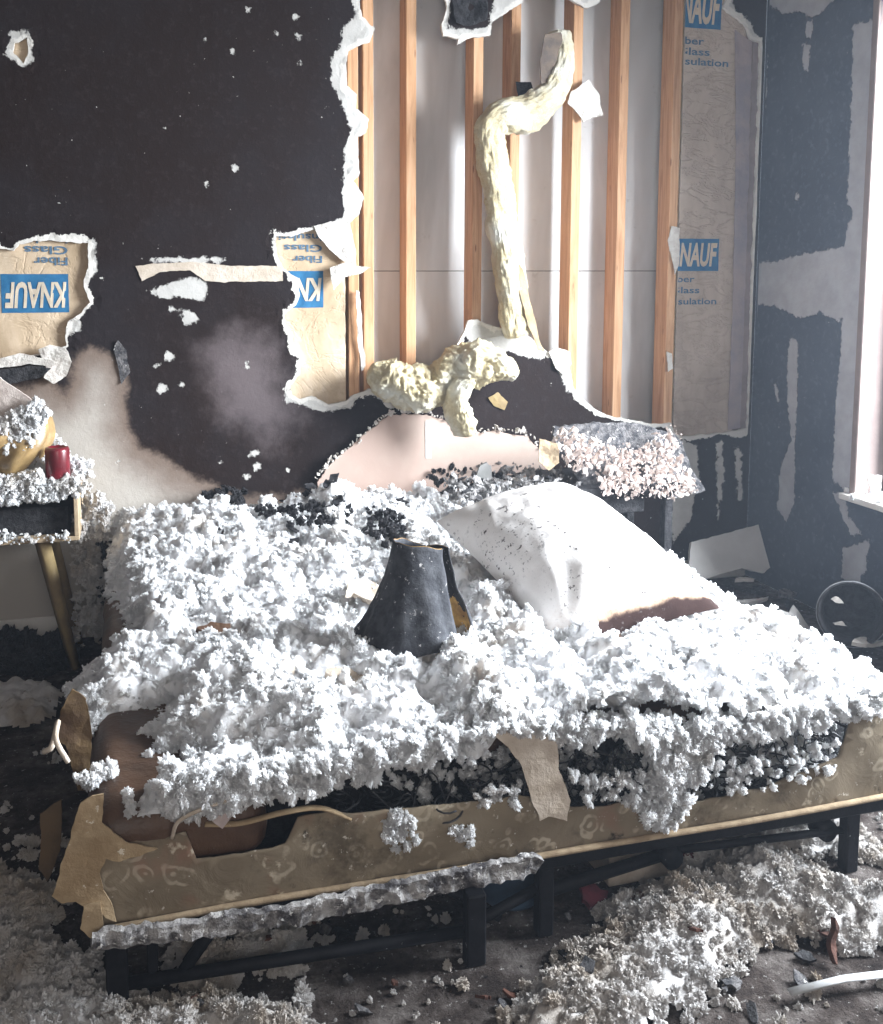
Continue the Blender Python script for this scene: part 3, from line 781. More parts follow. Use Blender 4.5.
V0 = field(np.arange(-.3, 1.6, .0065), np.arange(1.50, 3.38, .0065), bedZ, lambda P: (bedD(P) > 0) & (P[:, 1] > 1.555))
n = 17000; C = rng.uniform((-.3, 1.5), (1.6, 3.37), (n * 2, 2)); C = C[bedD(C) > .004][:n]
C = C[(C[:, 1] > 1.55)]; C = np.c_[C, bedZ(C) + rng.uniform(-.004, .003, len(C))]
T0 = tufts(C, radii(len(C), .004, .012, 1.8) * (1 + .9 * np.clip(perlin(C * 9, 4), -.4, 1)))
front = [((160, 770), (170, 822), (190, 812), (222, 808), (250, 797), (294, 793), (325, 785), (345, 768), (365, 782), (378, 772), (382, 757), (421, 762), (450, 754), (466, 738), (496, 733), (545, 732), (562, 741), (600, 737), (632, 737), (641, 752), (652, 765),
          (655, 800), (640, 815), (655, 828), (678, 820), (685, 790), (706, 770), (714, 744), (754, 737), (783, 730), (816, 726), (838, 711), (871, 714), (890, 700), (890, 690), (800, 706), (700, 720), (560, 718), (420, 738), (300, 765)),]
C = scatter_px(front[0], 2000, lambda x, y: at_y(x, y, 1.553)); C[:, 1] += rng.uniform(-.016, .03, len(C))
T1 = tufts(C, radii(len(C), .005, .015), True)
C = np.concatenate([scatter_px(p, m, lambda x, y: at_y(x, y, 1.548), .004) for p, m in
                    ((((385, 815), (410, 812), (418, 840), (400, 855), (384, 838)), 60), (((455, 825), (472, 822), (474, 845), (460, 845)), 20), (((632, 775), (682, 770), (678, 826), (650, 830), (632, 800)), 120),
                     (((570, 775), (640, 770), (630, 805), (580, 808)), 40), (((700, 770), (760, 745), (835, 740), (840, 770), (760, 790), (710, 800)), 70), (((470, 795), (520, 785), (530, 800), (480, 808)), 20),
                     (((128, 792), (136, 800), (134, 812), (128, 812)), 8))])
T2 = tufts(C, radii(len(C), .004, .010), True)
C = scatter_px(((395, 775), (470, 755), (560, 750), (640, 745), (845, 720), (845, 765), (700, 790), (560, 800), (470, 795)), 420, lambda x, y: at_y(x, y, 1.66), .02)
T4 = tufts(C, radii(len(C), .004, .012))
C = scatter_px(((78, 778), (100, 765), (117, 762), (116, 772), (98, 784), (84, 788)), 60, lambda x, y: at_z(x, y, ZT + .008), .002)
T3 = tufts(C, radii(len(C), .004, .009), True)
tag(fluff('loose_fluff', [V0], [T0, T1, T2, T3, T4], M['fluff'], 5, 1), 'white crumbly fluff heaped over the burnt bed', 'fluff', kind='stuff')

# floor litter
piles = [([(500, 1060), (510, 985), (545, 960), (590, 935), (600, 905), (640, 885), (690, 872), (720, 842), (790, 850), (850, 885), (900, 890), (930, 930), (850, 945), (780, 940), (745, 960), (720, 985), (690, 1010), (600, 1060)], .09),
         ([(-40, 1060), (-40, 855), (20, 860), (50, 885), (48, 925), (90, 950), (120, 990), (200, 985), (300, 1000), (420, 1060)], .045),
         ([(-40, 665), (40, 665), (70, 690), (60, 720), (-40, 730)], .03), ([(640, 850), (700, 815), (800, 800), (860, 810), (883, 850), (760, 850), (690, 870)], .05),
         ([(150, 940), (250, 915), (330, 930), (300, 965), (180, 985)], .03), ([(-40, 870), (60, 880), (70, 900), (40, 930), (-40, 930)], .03)]
pl = [(XY(p, .02), h) for p, h in piles]


def floorD(P): return np.maximum.reduce([-sdf(P, p) for p, _ in pl]) + fbm(P, 9, 3, 17) * .05


def floorZ(P):
    h = np.maximum.reduce([np.clip(-sdf(P, p) / .14, 0, 1) * hh for p, hh in pl]); d = floorD(P); e = np.clip(d / .05, 0, 1)
    return e * (.006 + h * (.6 + .8 * fbm(P, 5, 2, 3)) + .055 * billow(P, 13, 3, 23) + .012 * fbm(P, 45, 2, 9)) + .002


V0 = field(np.arange(-.9, 2.0, .009), np.arange(1.05, 3.0, .009), floorZ, lambda P: floorD(P) > .012)
C = rng.uniform((-.8, 1.1), (2.0, 2.6), (32000, 2)); d = floorD(C); k = (d > .0) | (rng.uniform(0, 1, len(C)) < .06) & (perlin(C * 4, 5) > -.1); C = C[k][:13000]
T0 = tufts(np.c_[C, floorZ(C) + rng.uniform(-.003, .006, len(C))], radii(len(C), .003, .013, 1.8))
tag(fluff('floor_fluff', [V0], [T0], M['fluff_dirty'], 5, 2), 'grubby white fluff littering the carpet around and under the bed', 'fluff', kind='stuff')

# ------------------------------------------------------------------ bed: frame
BX0, BX1, BY0, BY1 = -.09, 1.53, 1.57, 3.34
fr = empty('bed_frame', ((BX0 + BX1) / 2, (BY0 + BY1) / 2, 0)); tag(fr, 'black steel bed frame with thin square legs under the burnt mattress', 'bed frame')
bar = lambda nm, lo, hi, bev=.003: child(box(nm, lo, hi, M['black_metal'], bev=bev), fr)
bar('rail', (BX0 + .02, BY0 + .005, .135), (BX1 - .01, BY0 + .035, .168)); bar('rail', (BX0 + .02, BY1 - .06, .135), (BX1 - .01, BY1 - .03, .168))
bar('side_rail', (BX0 + .02, BY0 + .035, .135), (BX0 + .05, BY1 - .06, .168)); bar('side_rail', (BX1 - .04, BY0 + .035, .135), (BX1 - .01, BY1 - .06, .168)); bar('centre_rail', (.60, BY0 + .035, .135), (.63, BY1 - .06, .168))
for k in range(5): y = 1.85 + k * .3; bar('slat', (BX0 + .05, y, .15), (BX1 - .04, y + .03, .166))
for x, y, w_ in ((-.072, 1.585, .036), (.545, 1.535, .036), (.70, 1.575, .030), (1.39, 1.59, .03), (-.07, 3.25, .03), (.62, 3.25, .03), (1.46, 3.25, .03), (1.46, 2.45, .03)): bar('leg', (x, y, 0), (x + w_, y + .03, .136))
bar('strut', (-.005, 1.60, .045), (.013, 1.615, .136), .002)
for a, b, r in (((-.05, 1.60, .045), (.56, 1.56, .055), .011), ((.56, 1.57, .055), (.72, 1.60, .09), .010), ((.72, 1.60, .075), (1.0, 1.64, .08), .012), ((1.0, 1.64, .085), (1.40, 1.61, .085), .008), ((.12, 1.60, .135), (.055, 1.60, .05), .011), ((.13, 1.62, .136), (.06, 1.62, .05), .008), ((.50, 1.60, .135), (.63, 1.60, .04), .009)):
    child(tube('brace', [a, (np.array(a) + b) / 2, b], r, M['black_metal'], seg=8), fr)
for x in (1.0, 1.36): child(tube('hub', [(x, 1.61, .085), (x, 1.65, .085)], .022, M['black_metal'], seg=14), fr)

# mattress / box spring, burnt open along its foot end
mt = empty('mattress', ((BX0 + BX1) / 2, (BY0 + BY1) / 2, .17)); tag(mt, 'burnt brocade mattress with its springs bared along the foot end', 'mattress')


def roundbox(name, lo, hi, mat, bev, cuts=18, amp=.006, seed=1):
    bm = box_bm(*(np.array(hi) - lo), bev, 4, (np.array(hi) + lo) / 2)
    bmesh.ops.subdivide_edges(bm, edges=[e for e in bm.edges if e.calc_length() > .1], cuts=cuts, use_grid_fill=True)
    V = np.array([v.co[:] for v in bm.verts]); bm.normal_update(); N = np.array([v.normal[:] for v in bm.verts])
    V = V + N * (fbm(V, 7, 3, seed) * amp)[:, None]
    for v, c in zip(bm.verts, V): v.co = c
    return bm_obj(name, bm, mat, None, True)


child(roundbox('core', (BX0 + .005, BY0 + .15, .172), (BX1 - .005, BY1, ZT - .012), M['char'], .02), mt)
child(box('base_board', (BX0 + .005, BY0 + .01, .170), (BX1 - .005, BY0 + .16, .186), M['char'], bev=.003), mt)
child(roundbox('burnt_cover', (BX0 - .004, BY0 - .012, .255), (.20, BY0 + 1.2, ZT), M['cover'], .042, 22, .012, 4), mt)
child(roundbox('top_layer', (.10, BY0 + .10, ZT - .045), (BX1 - .01, BY1 - .01, ZT - .008), M['cover'], .012, 16, .010, 6), mt)
tp = [(92, 852), (130, 842), (160, 838), (186, 832), (196, 858), (240, 852), (285, 842), (298, 818), (340, 812), (372, 812), (420, 806), (470, 802), (520, 795), (570, 806), (600, 806), (640, 798), (700, 800), (760, 788), (800, 772), (838, 756), (852, 715), (900, 700), (925, 690)]
o = np.concatenate([XZ(tp, BY0 - .012), [(1.62, .175), (BX0, .175)]]); o = ragged(o, .01, .008, 5); o[:, 1] = np.where(o[:, 1] < .19, .177, o[:, 1]); o[:, 0] = np.clip(o[:, 0], BX0 - .004, BX1)
child(plate('brocade_panel', o, wall_map(BY0 - .012), (0, -1, 0), .004, .02, mat=M['brocade'], smooth=True, disp=lambda P: fbm(P, 9, 3, 2) * .007 + np.sin((P[:, 1] - .17) * 16) * .004), mt)
child(box('brocade_side', (BX0 - .004, BY0 - .008, .172), (BX0 + .004, BY1, .30), M['brocade'], bev=.002), mt)
child(tube('piping', [(x, BY0 - .019 + .002 * math.sin(x * 9), .182 + .002 * math.sin(x * 5)) for x in np.linspace(BX0, BX1, 40)], .006, M['piping'], seg=8), mt)
child(tube('torn_binding', spline([P(172, 838, 1.545), P(178, 822, 1.535), P(200, 810, 1.53), P(228, 800, 1.54)], 20), .0035, M['foam'], seg=6), mt)
child(tube('curled_strip', spline([P(205, 824, 1.56), P(240, 823, 1.55), P(285, 812, 1.545), P(320, 808, 1.55), P(350, 818, 1.56)], 30), .008, M['tan'], seg=8, flat=.4), mt)


def flap(name, pts, Y, mat, seed=1, amp=.012, tilt=0, thick=.003):
    return child(wall_sheet(name, pts, Y, thick, mat, None, amp, 8, seed, .006, curl=lambda P: tilt * (P[:, 1] - .3), spacing=.012), mt)


flap('tan_flap', [(80, 802), (92, 796), (104, 794), (104, 806), (101, 822), (110, 830), (125, 842), (145, 846), (158, 850), (140, 856), (120, 860), (106, 858), (100, 872), (104, 888), (112, 905), (116, 920), (106, 915), (98, 904), (88, 908), (76, 902), (62, 904), (52, 898), (60, 870), (68, 842), (75, 820)], BY0 - .024, M['tan'], 5, .014)
flap('tan_flap', [(84, 905), (100, 900), (104, 930), (92, 940), (80, 930)], BY0 - .03, M['tan'], 9, .01)
flap('tan_flap', [(40, 815), (62, 800), (60, 850), (48, 880), (38, 868), (42, 840)], BY0 + .10, plain('brown_cloth', (.10, .065, .035), (.06, .04, .025), 10, .003), 7, .012)
flap('tan_flap', [(72, 690), (85, 700), (92, 735), (88, 790), (78, 790), (66, 745), (56, 740), (60, 712)], 1.72, plain('brown_cloth_dark', (.13, .085, .04), (.06, .035, .02), 10, .003), 8, .02)
child(tube('torn_binding', spline([P(44, 752, 1.70), P(52, 746, 1.69), P(58, 722, 1.72), P(56, 740, 1.68), P(68, 762, 1.68)], 24), .005, M['foam'], seg=6), mt)
flap('hanging_strip', [(496, 738), (510, 734), (540, 732), (558, 738), (560, 770), (570, 800), (566, 820), (548, 816), (540, 820), (530, 795), (522, 765), (510, 750)], BY0 - .03, M['foam'], 11, .014, -.05)
flap('hanging_strip', [(206, 806), (232, 798), (236, 812), (228, 822), (222, 828), (212, 820)], BY0 - .03, plain('pinkish_cloth', (.50, .42, .40), (.42, .34, .32), 10, .002), 12, .006)
# springs
a = np.linspace(0, 2 * np.pi * 4.5, 64); coil = np.c_[.026 * np.cos(a) * (1 - .25 * np.sin(a / 9)), .026 * np.sin(a), a / a[-1] * .15]
V, F = tube_np(coil, .0019, 5); sp = mesh_np('spring', V, F)
wire = plain('fire_blued_wire', (.06, .06, .065), (.015, .015, .018), 60, 0, .5, .5, .3); sp.materials.append(wire)
for row, y in enumerate((BY0 + .035, BY0 + .095)):
    for k in range(21):
        o = link('spring', sp, None, mt, (0, 0, 0)); x = .30 + k * .0585 + row * .03
        if x > BX1 - .05: continue
        o.matrix_parent_inverse = Matrix.Translation(mt.location).inverted(); o.location = (x, y, .19)
        o.rotation_euler = (random.uniform(-.25, .25), random.uniform(-.35, .35), random.uniform(0, 6)); o.scale = (1, 1, random.uniform(.85, 1.0))
for k in range(16):
    x = random.uniform(.35, 1.4); pts = [(x + i * .03, BY0 + .005 + random.uniform(-.01, .03), random.uniform(.24, .34)) for i in range(7)]
    child(tube('loose_wire', spline(pts, 26), .0016, wire, seg=5), mt)

# crusted broken strip along the foot rail
o = ragged(XZ([(92, 936), (180, 925), (300, 905), (420, 880), (535, 857), (545, 862), (535, 875), (440, 895), (300, 925), (200, 938), (100, 953), (90, 946)], 1.515), .006, .008, 15, 30)
o = plate('drywall_strip', o, wall_map(1.515), (0, -1, -.2), .012, .010, disp=lambda P: fbm(P, 40, 3, 3) * .012, mat=plain('crusted_strip', (.46, .44, .43), (.06, .055, .06), 34, .012, .9, flecks=(60, .6, (.7, .68, .66))))
tag(o, 'long crusted grey strip resting along the foot rail of the bed', 'debris strip')

# ------------------------------------------------------------------ pillow
def pillow():
    n = 64; u = np.linspace(-1, 1, n); U, Vv = np.meshgrid(u, u); U, Vv = U.ravel(), Vv.ravel()
    L, Wd, H = .66, .43, .135
    prof = (np.clip(1 - np.abs(U) ** 2.6, 0, 1) * np.clip(1 - np.abs(Vv) ** 2.6, 0, 1)) ** .5
    pin = 1 - .06 * (np.abs(U) ** 2 * (1 - np.abs(Vv) ** 2) + np.abs(Vv) ** 2 * (1 - np.abs(U) ** 2))
    X = U * L / 2 * pin; Y = Vv * Wd / 2 * pin; P2 = np.c_[X, Y]
    fold = fbm(P2, 7, 3, 2) * .02 - .012 * np.abs(perlin(np.c_[X * 5 + Y * 12, Y * 3], 4)) * (np.abs(U) > .3)
    cr = np.hypot(U + 1, Vv + 1); ca = np.arctan2(Vv + 1.02, U + 1.02); fold = fold + .010 * np.sin(ca * 17 + 2 * cr) * np.exp(-((cr - .45) / .3) ** 2) + .006 * np.sin(np.arctan2(1.02 - Vv, U + 1.02) * 14) * np.exp(-((np.hypot(U + 1, Vv - 1) - .5) / .3) ** 2)
    top = np.c_[X, Y, prof * (H + fold)]; botm = np.c_[X, Y, -prof * H * .22]
    i = np.arange(n * n).reshape(n, n); q = np.stack([i[:-1, :-1], i[:-1, 1:], i[1:, 1:], i[1:, :-1]], -1).reshape(-1, 4)
    V = np.concatenate([top, botm]); F = np.concatenate([q, q[:, ::-1] + n * n])
    me = mesh_np('pillow', V, F)
    e = np.minimum(1 - np.abs(U), 1 - np.abs(Vv))
    sc = 1.05 * np.clip(1 - (U + 1) * 7, 0, 1) + .30 * np.clip(1 - (U + 1) * 1.6, 0, 1) + .22 * np.clip((Vv - .2) * 2.2, 0, 1)  # scorch tone, with the shadow line along the near edge painted in
    attr(me, 'scorch_shade', np.r_[sc, np.clip(sc + .5, 0, 1.2)])
    return me


pm = pillow()
po = link('pillow', pm, M['pillow'])
tag(po, 'scorched white pillow dusted with soot lying on the fluff', 'pillow')
po.location = (1.07, 2.27, .49); po.rotation_euler = Euler((math.radians(-9), math.radians(-15), math.radians(100)), 'XYZ')

# ------------------------------------------------------------------ lampshade on the bed
def lampshade():
    n, m = 72, 26; A = np.linspace(math.radians(0), math.radians(0) + 2 * math.pi * .885, n); T = np.linspace(0, 1, m)
    Ag, Tg = np.meshgrid(A, T); r = .135 * (1 - Tg) ** 1.15 + .062 * Tg
    r = r * (1 + .10 * np.sin(Ag * 3 + Tg * 2) * (1 - .4 * Tg) + .05 * np.sin(Ag * 9 + Tg * 3) * (1 - Tg))
    P3 = np.c_[(r * np.cos(Ag)).ravel(), (r * np.sin(Ag) * .9).ravel(), (Tg * .215).ravel()]
    P3 = P3 * (1 + .10 * fbm(P3, 9, 3, 5))[:, None]; P3[:, 2] += .012 * np.sin(Ag.ravel() * 4) * (1 - Tg.ravel()) 
    i = np.arange(n * m).reshape(m, n); q = np.stack([i[:-1, :-1], i[:-1, 1:], i[1:, 1:], i[1:, :-1]], -1).reshape(-1, 4)
    me = mesh_np('lampshade', P3, q); inn = mesh_np('lining', P3 * (.965, .965, 1) + (0, 0, .001), q[:, ::-1])
    return me, inn


me, inn = lampshade()
lo = link('lampshade', me, M['shade']); tag(lo, 'charred black conical lampshade slit open and standing in the fluff', 'lampshade')
md = lo.modifiers.new('thick', 'SOLIDIFY'); md.thickness = .003
li = link('lining', inn, M['gold'], lo); li['label'] = 'gold lampshade lining'
lo.location = (.575, 1.99, .425); lo.rotation_euler = Euler((math.radians(-10), math.radians(5), math.radians(-10)), 'XYZ')

# ------------------------------------------------------------------ head of the bed
o = ragged(XZ([(318, 482), (330, 463), (348, 450), (375, 425), (390, 416), (420, 414), (440, 419), (470, 433), (500, 431), (528, 437), (545, 456), (570, 500), (560, 520), (318, 520)], YW - .03), .007, .014, 8, 26)
o = plate('drywall_sheet', o, lambda P: np.c_[P[:, 0], YW - .022 - .06 * (.75 - P[:, 1]), P[:, 1]], (0, -1, 0), .010, .016, mat=M['peach'], disp=lambda P: fbm(P, 3, 2, 4) * .003)
tag(o, 'peach coloured broken drywall sheet with a ragged top leaning behind the bed', 'drywall')
# its ragged pale rim of torn paper
rimP = [(316, 478), (330, 461), (348, 448), (375, 423), (392, 413), (421, 412), (441, 417), (470, 431), (500, 429), (529, 435), (546, 454)]
pts = spline(np.array([at_y(x, y, YW - .036) for x, y in rimP]), 130); pts = pts + rng.normal(size=pts.shape) * .004
r_ = fluff('torn_rim', [], [tufts(pts, radii(len(pts), .003, .010))], M['gypsum'], 3, 4, o, .4)
xt = at_y(429, 450, YW - .04)[0]
b = plate('tape_strip', [(xt - .012, .56), (xt + .012, .56), (xt + .010, .694), (xt - .010, .696)], lambda P: np.c_[P[:, 0], YW - .0225 - .06 * (.75 - P[:, 1]) - .0015, P[:, 1]], (0, -1, 0), .004, .02, mat=M['white_board'], parent=o)


def shard(name, c, size, mat, label, cat, group, rot, thick=.008, seed=1):
    k = 9; A = np.sort(rng.uniform(0, 2 * np.pi, k)); rr = rng.uniform(.55, 1.0, k)
    poly = ragged(np.c_[np.cos(A) * rr * size[0], np.sin(A) * rr * size[1]], .008, .006, seed, 30)
    o = plate(name, poly, lambda P: np.c_[P[:, 0], P[:, 1], np.zeros(len(P))], (0, 0, 1), thick, .02, mat=mat, disp=lambda P: fbm(P, 14, 3, seed) * .012)
    o.location = c; o.rotation_euler = rot; tag(o, label, cat, group); return o


def hz(x, y): return max(ZT, float(bedZ(np.array([[x, y]]))[0]))


for k in range(30):
    px, py = rng.uniform(440, 600), rng.uniform(462, 505); q = at_z(px, py, .49); y = min(q[1], 3.30)
    shard('drywall_fragment', (q[0], y, hz(q[0], y) + rng.uniform(.02, .045)), (rng.uniform(.03, .075), rng.uniform(.025, .05)), M[('char_flaky', 'char_flaky', 'char')[k % 3]], ('black charred' if k % 3 == 2 else 'grey flaking') + ' drywall fragment in the litter at the head of the bed', 'drywall fragment', ('black' if k % 3 == 2 else 'grey') + ' fragments at the bed head',
          (rng.uniform(-.5, .9), rng.uniform(-.6, .6), rng.uniform(0, 6)), .006, k)
for k in range(26):
    px, py = rng.uniform(285, 405), rng.uniform(485, 535); q = at_z(px, py, .47); y = min(q[1], 3.31)
    shard('burnt_flake', (q[0], y, hz(q[0], y) + rng.uniform(.012, .022)), (rng.uniform(.02, .055), rng.uniform(.015, .04)), M['char'], 'black burnt flake in the fluff behind the lampshade', 'burnt flake', 'burnt flakes behind the lampshade',
          (rng.uniform(-.6, .9), rng.uniform(-.6, .6), rng.uniform(0, 6)), .005, 40 + k)
q = at_y(480, 475, 3.2)
o = wall_sheet('drywall_fragment', [(472, 488), (480, 466), (487, 462), (492, 470), (492, 490), (480, 494)], 3.12, .010, M['grey_board'], None, .004); tag(o, 'dark grey upright drywall fragment standing in the litter below the peach sheet', 'drywall fragment')
for px, py, sx, sy, mt_, lab, rx in ((372, 590, .075, .06, 'foam', 'yellowed foam slab left of the lampshade, half under the fluff', .25), (345, 675, .05, .035, 'foam', 'small yellowed foam slab in front of the lampshade', .3), (215, 628, .05, .035, 'cover', 'brown burnt scrap at the left edge of the bed', .4),
                                     (265, 650, .045, .03, 'char_flaky', 'curled charred scrap in the middle of the fluff', .7), (286, 668, .02, .05, 'foam', 'tan curled scrap standing beside the charred scrap', .9), (252, 755, .03, .01, 'char', 'thin black scrap at the foot of the fluff', .2),
                                     (238, 588, .025, .012, 'tan', 'tan splinter lying on the left part of the fluff', .2), (188, 590, .012, .010, 'char', 'small black cinder alone on the left part of the fluff', .3), (332, 722, .022, .007, 'tan', 'rust-tan splinter at the foot of the fluff below the foam slab', .2)):
    z = .45; q = at_z(px, py, z); z = hz(q[0], q[1]) + .012; q = at_z(px, py, z)
    shard('scrap', q, (sx, sy), M[mt_], lab, 'scrap', None, (rx, .1, rng.uniform(-.3, .3)), .012, px)
for px, py, sx, sy, mt_, lab in ((450, 565, .05, .015, 'foam', 'pale strip lying between lampshade and pillow'), (455, 590, .03, .04, 'white_board', 'white scrap wedged under the near edge of the pillow'), (620, 622, .07, .022, 'cover', 'brown burnt scrap under the front edge of the pillow')):
    q = at_z(px, py, .45); shard('scrap', (q[0], q[1], hz(q[0], q[1]) + .02), (sx, sy), M[mt_], lab, 'scrap', None, (.3, .2, .5), .01, px)

# ------------------------------------------------------------------ nightstand at the left
ns = empty('nightstand', (-.45, 3.2, 0)); tag(ns, 'pale wooden nightstand with an open dark shelf and splayed leg', 'nightstand')
NX0, NX1, NY0, NY1, NZ0, NZ1 = -.72, -.172, 3.08, 3.365, .418, .60
for nm, lo_, hi_ in (('top', (NX0, NY0, NZ1 - .014), (NX1, NY1, NZ1)), ('bottom', (NX0, NY0, NZ0), (NX1, NY1, NZ0 + .014)), ('side_panel', (NX0, NY0, NZ0 + .014), (NX0 + .014, NY1, NZ1 - .014)), ('side_panel', (NX1 - .014, NY0, NZ0 + .014), (NX1, NY1, NZ1 - .014))):
    child(box(nm, lo_, hi_, M['oak'], bev=.002), ns)
child(box('back_panel', (NX0 + .014, NY1 - .008, NZ0 + .014), (NX1 - .014, NY1 - .002, NZ1 - .014), M['grey_board'], bev=0), ns)
child(box('inner_drawer', (NX0 + .02, NY0 + .04, NZ0 + .014), (NX1 - .03, NY1 - .02, NZ0 + .10), M['char'], bev=.004), ns)
for x0_, x1_, yy in ((-.285, -.20, 3.13), (-.60, -.68, 3.13), (-.285, -.20, 3.33), (-.60, -.68, 3.33)):
    child(tube('leg', [(x0_, yy, NZ0), ((x0_ + x1_) / 2, yy - .005, NZ0 / 2), (x1_, yy - .015, .0)], [.024, .021, .016], M['leg_wood'], seg=4), ns)
o = bm_obj('candle_jar', box_bm(.01, .01, .01), M['red']); bpy.data.objects.remove(o)
cx, cz = at_y(58, 479, 3.09)[0], NZ1 + .012
prof = [(0, 0), (.033, 0), (.036, .006), (.036, .085), (.033, .094), (.026, .096), (.024, .090), (0, .088)]
def lathe(name, prof, mat, seg=28, loc=(0, 0, 0), rot=(0, 0, 0)):
    prof = np.array(prof); A = np.linspace(0, 2 * np.pi, seg, endpoint=False); m = len(prof)
    V = np.array([(r * math.cos(a), r * math.sin(a), z) for r, z in prof for a in A]); F = [(i * seg + j, i * seg + (j + 1) % seg, (i + 1) * seg + (j + 1) % seg, (i + 1) * seg + j) for i in range(m - 1) for j in range(seg)]
    o = link(name, mesh_np(name, V, np.array(F)), mat); o.location = loc; o.rotation_euler = rot; return o
tag(lathe('candle_jar', prof, M['red'], loc=(cx, 3.10, cz)), 'dark red candle jar sunk in fluff on the left nightstand', 'candle')
# gold crumpled shade with litter on it
A = np.linspace(0, 2 * np.pi, 90, endpoint=False); T = np.linspace(0, 1, 26); Ag, Tg = np.meshgrid(A, T)
rr = (.03 + .125 * np.sin(np.clip(Tg * 1.25 + .12, 0, 1.3) / 1.3 * np.pi * .62)) * (1 + .06 * np.sin(Ag * 11 + 2 * np.sin(Tg * 5)) + .04 * np.sin(Ag * 5))
V = np.c_[(rr * np.cos(Ag)).ravel(), (rr * np.sin(Ag)).ravel(), (Tg * .19).ravel()]; V = V * (1 + .06 * fbm(V, 9, 2, 3))[:, None]
n_, m_ = 90, 26; i = np.arange(n_ * m_).reshape(m_, n_); q = np.stack([i[:-1], np.roll(i[:-1], -1, 1), np.roll(i[1:], -1, 1), i[1:]], -1).reshape(-1, 4)
V = np.concatenate([V, [(0, 0, 0), (0, 0, .185)]]); cap = [(n_ * m_, (j + 1) % n_, j) for j in range(n_)] + [(n_ * m_ + 1, (m_ - 1) * n_ + j, (m_ - 1) * n_ + (j + 1) % n_) for j in range(n_)]
gs = link('lampshade', mesh_np('lampshade', V, [q, np.array(cap)]), M['satin']); gs.location = (at_y(0, 480, 3.17)[0], 3.17, NZ1 + .004)
tag(gs, 'crumpled gold satin lampshade under litter on the left nightstand', 'lampshade')
o = wall_sheet('drywall_fragment', [(-40, 385), (0, 377), (15, 388), (38, 404), (36, 410), (20, 422), (0, 428), (-40, 432)], 3.06, .010, plain('speckled_board', (.60, .52, .47), (.45, .37, .33), 30, .004, .9, flecks=(60, .62, (.2, .15, .15))), None, .012, 8, 31)
tag(o, 'pale speckled drywall fragment tipped on top of the gold lampshade', 'drywall fragment')


def fluff_at(polys, name, label, mat, fine=False, flat=.85):
    parts = []
    for poly, n, fn, lo_, hi_, jit in polys:
        n = int(n * 2.6); C = scatter_px(poly, n, fn, jit); parts.append(tufts(C, radii(n, lo_ * .7, hi_ * .95), fine))
    return tag(fluff(name, [], parts, mat, 4, len(label), None, flat), label, 'fluff', kind='stuff')


fluff_at([([(-30, 482), (20, 478), (35, 470), (50, 482), (66, 478), (84, 476), (86, 490), (60, 500), (30, 502), (-30, 504)], 230, lambda x, y: at_y(x, y, 3.07), .005, .013, .006),
          ([(-30, 470), (30, 465), (84, 462), (88, 478), (-30, 484)], 150, lambda x, y: at_y(x, y, 3.14), .005, .015, .012),
          ([(36, 455), (46, 440), (56, 442), (68, 455), (80, 468), (82, 478), (70, 480), (66, 455), (50, 450), (46, 478), (30, 478)], 120, lambda x, y: at_y(x, y, 3.20), .005, .013, .01),
          ([(-30, 425), (0, 420), (22, 408), (38, 402), (48, 414), (46, 424), (38, 424), (22, 428)], 110, lambda x, y: at_y(x, y, 3.03), .005, .013, .008),
          ([(-30, 425), (0, 426), (22, 418), (36, 410), (40, 424), (36, 440), (24, 452), (18, 440), (8, 450), (0, 455), (-30, 462)], 190, lambda x, y: at_y(x, y, 3.045), .005, .013, .006),
          ([(-30, 530), (20, 532), (50, 536), (66, 530), (70, 540), (-30, 545)], 60, lambda x, y: at_y(x, y, 3.075), .003, .008, .004)],
         'nightstand_fluff', 'white fluff caked on and around the left nightstand', M['fluff'])
# sooty crumbs between nightstand and bed
fluff_at([([(82, 500), (105, 500), (108, 560), (110, 630), (84, 640), (78, 560)], 130, lambda x, y: at_y(x, y, 3.25), .006, .02, .02)], 'ash_crumbs', 'grey ash crumbs clinging to the wall between nightstand and bed', M['fluff_dirty'])
fluff_at([([(-30, 642), (62, 640), (66, 662), (30, 668), (-30, 668)], 110, lambda x, y: at_z(x, y, .03), .012, .035, .012)], 'black_ash', 'black ash drifted along the baseboard under the nightstand', M['char'])

# ------------------------------------------------------------------ side table at the right, heaped with debris
st = empty('side_table', (1.64, 3.15, 0)); tag(st, 'charred black side table at the right of the bed head', 'side table')
SX0, SX1, SY0, SY1, SZ = 1.43, 1.84, 2.98, 3.33, .50
child(roundbox('top', (SX0, SY0, SZ - .03), (SX1, SY1, SZ), M['char'], .006, 8, .006, 3), st)
child(box('apron', (SX0 + .02, SY0 + .03, SZ - .10), (SX1 - .13, SY0 + .045, SZ - .03), M['char']), st)
for x, y in ((SX0 + .03, SY0 + .03), (SX1 - .05, SY0 + .03), (SX0 + .03, SY1 - .05), (SX1 - .05, SY1 - .05), (SX1 - .17, SY1 - .05)): child(box('leg', (x, y, 0), (x + .032, y + .032, SZ - .03), M['char'], bev=.003), st)
child(box('side_panel', (SX0 + .06, SY1 - .09, .10), (SX1 - .16, SY1 - .075, SZ - .06), M['char']), st)
o = wall_sheet('drywall_sheet', [(556, 428), (600, 424), (640, 424), (676, 434), (682, 442), (690, 470), (697, 488), (660, 494), (620, 492), (580, 484), (556, 450)], 3.08, .016, M['char_flaky'], None, .03, 8, 33, .012, curl=lambda P: (.62 - P[:, 1]) * .3)
tag(o, 'flaking charred drywall slab slumped over the black side table', 'drywall')
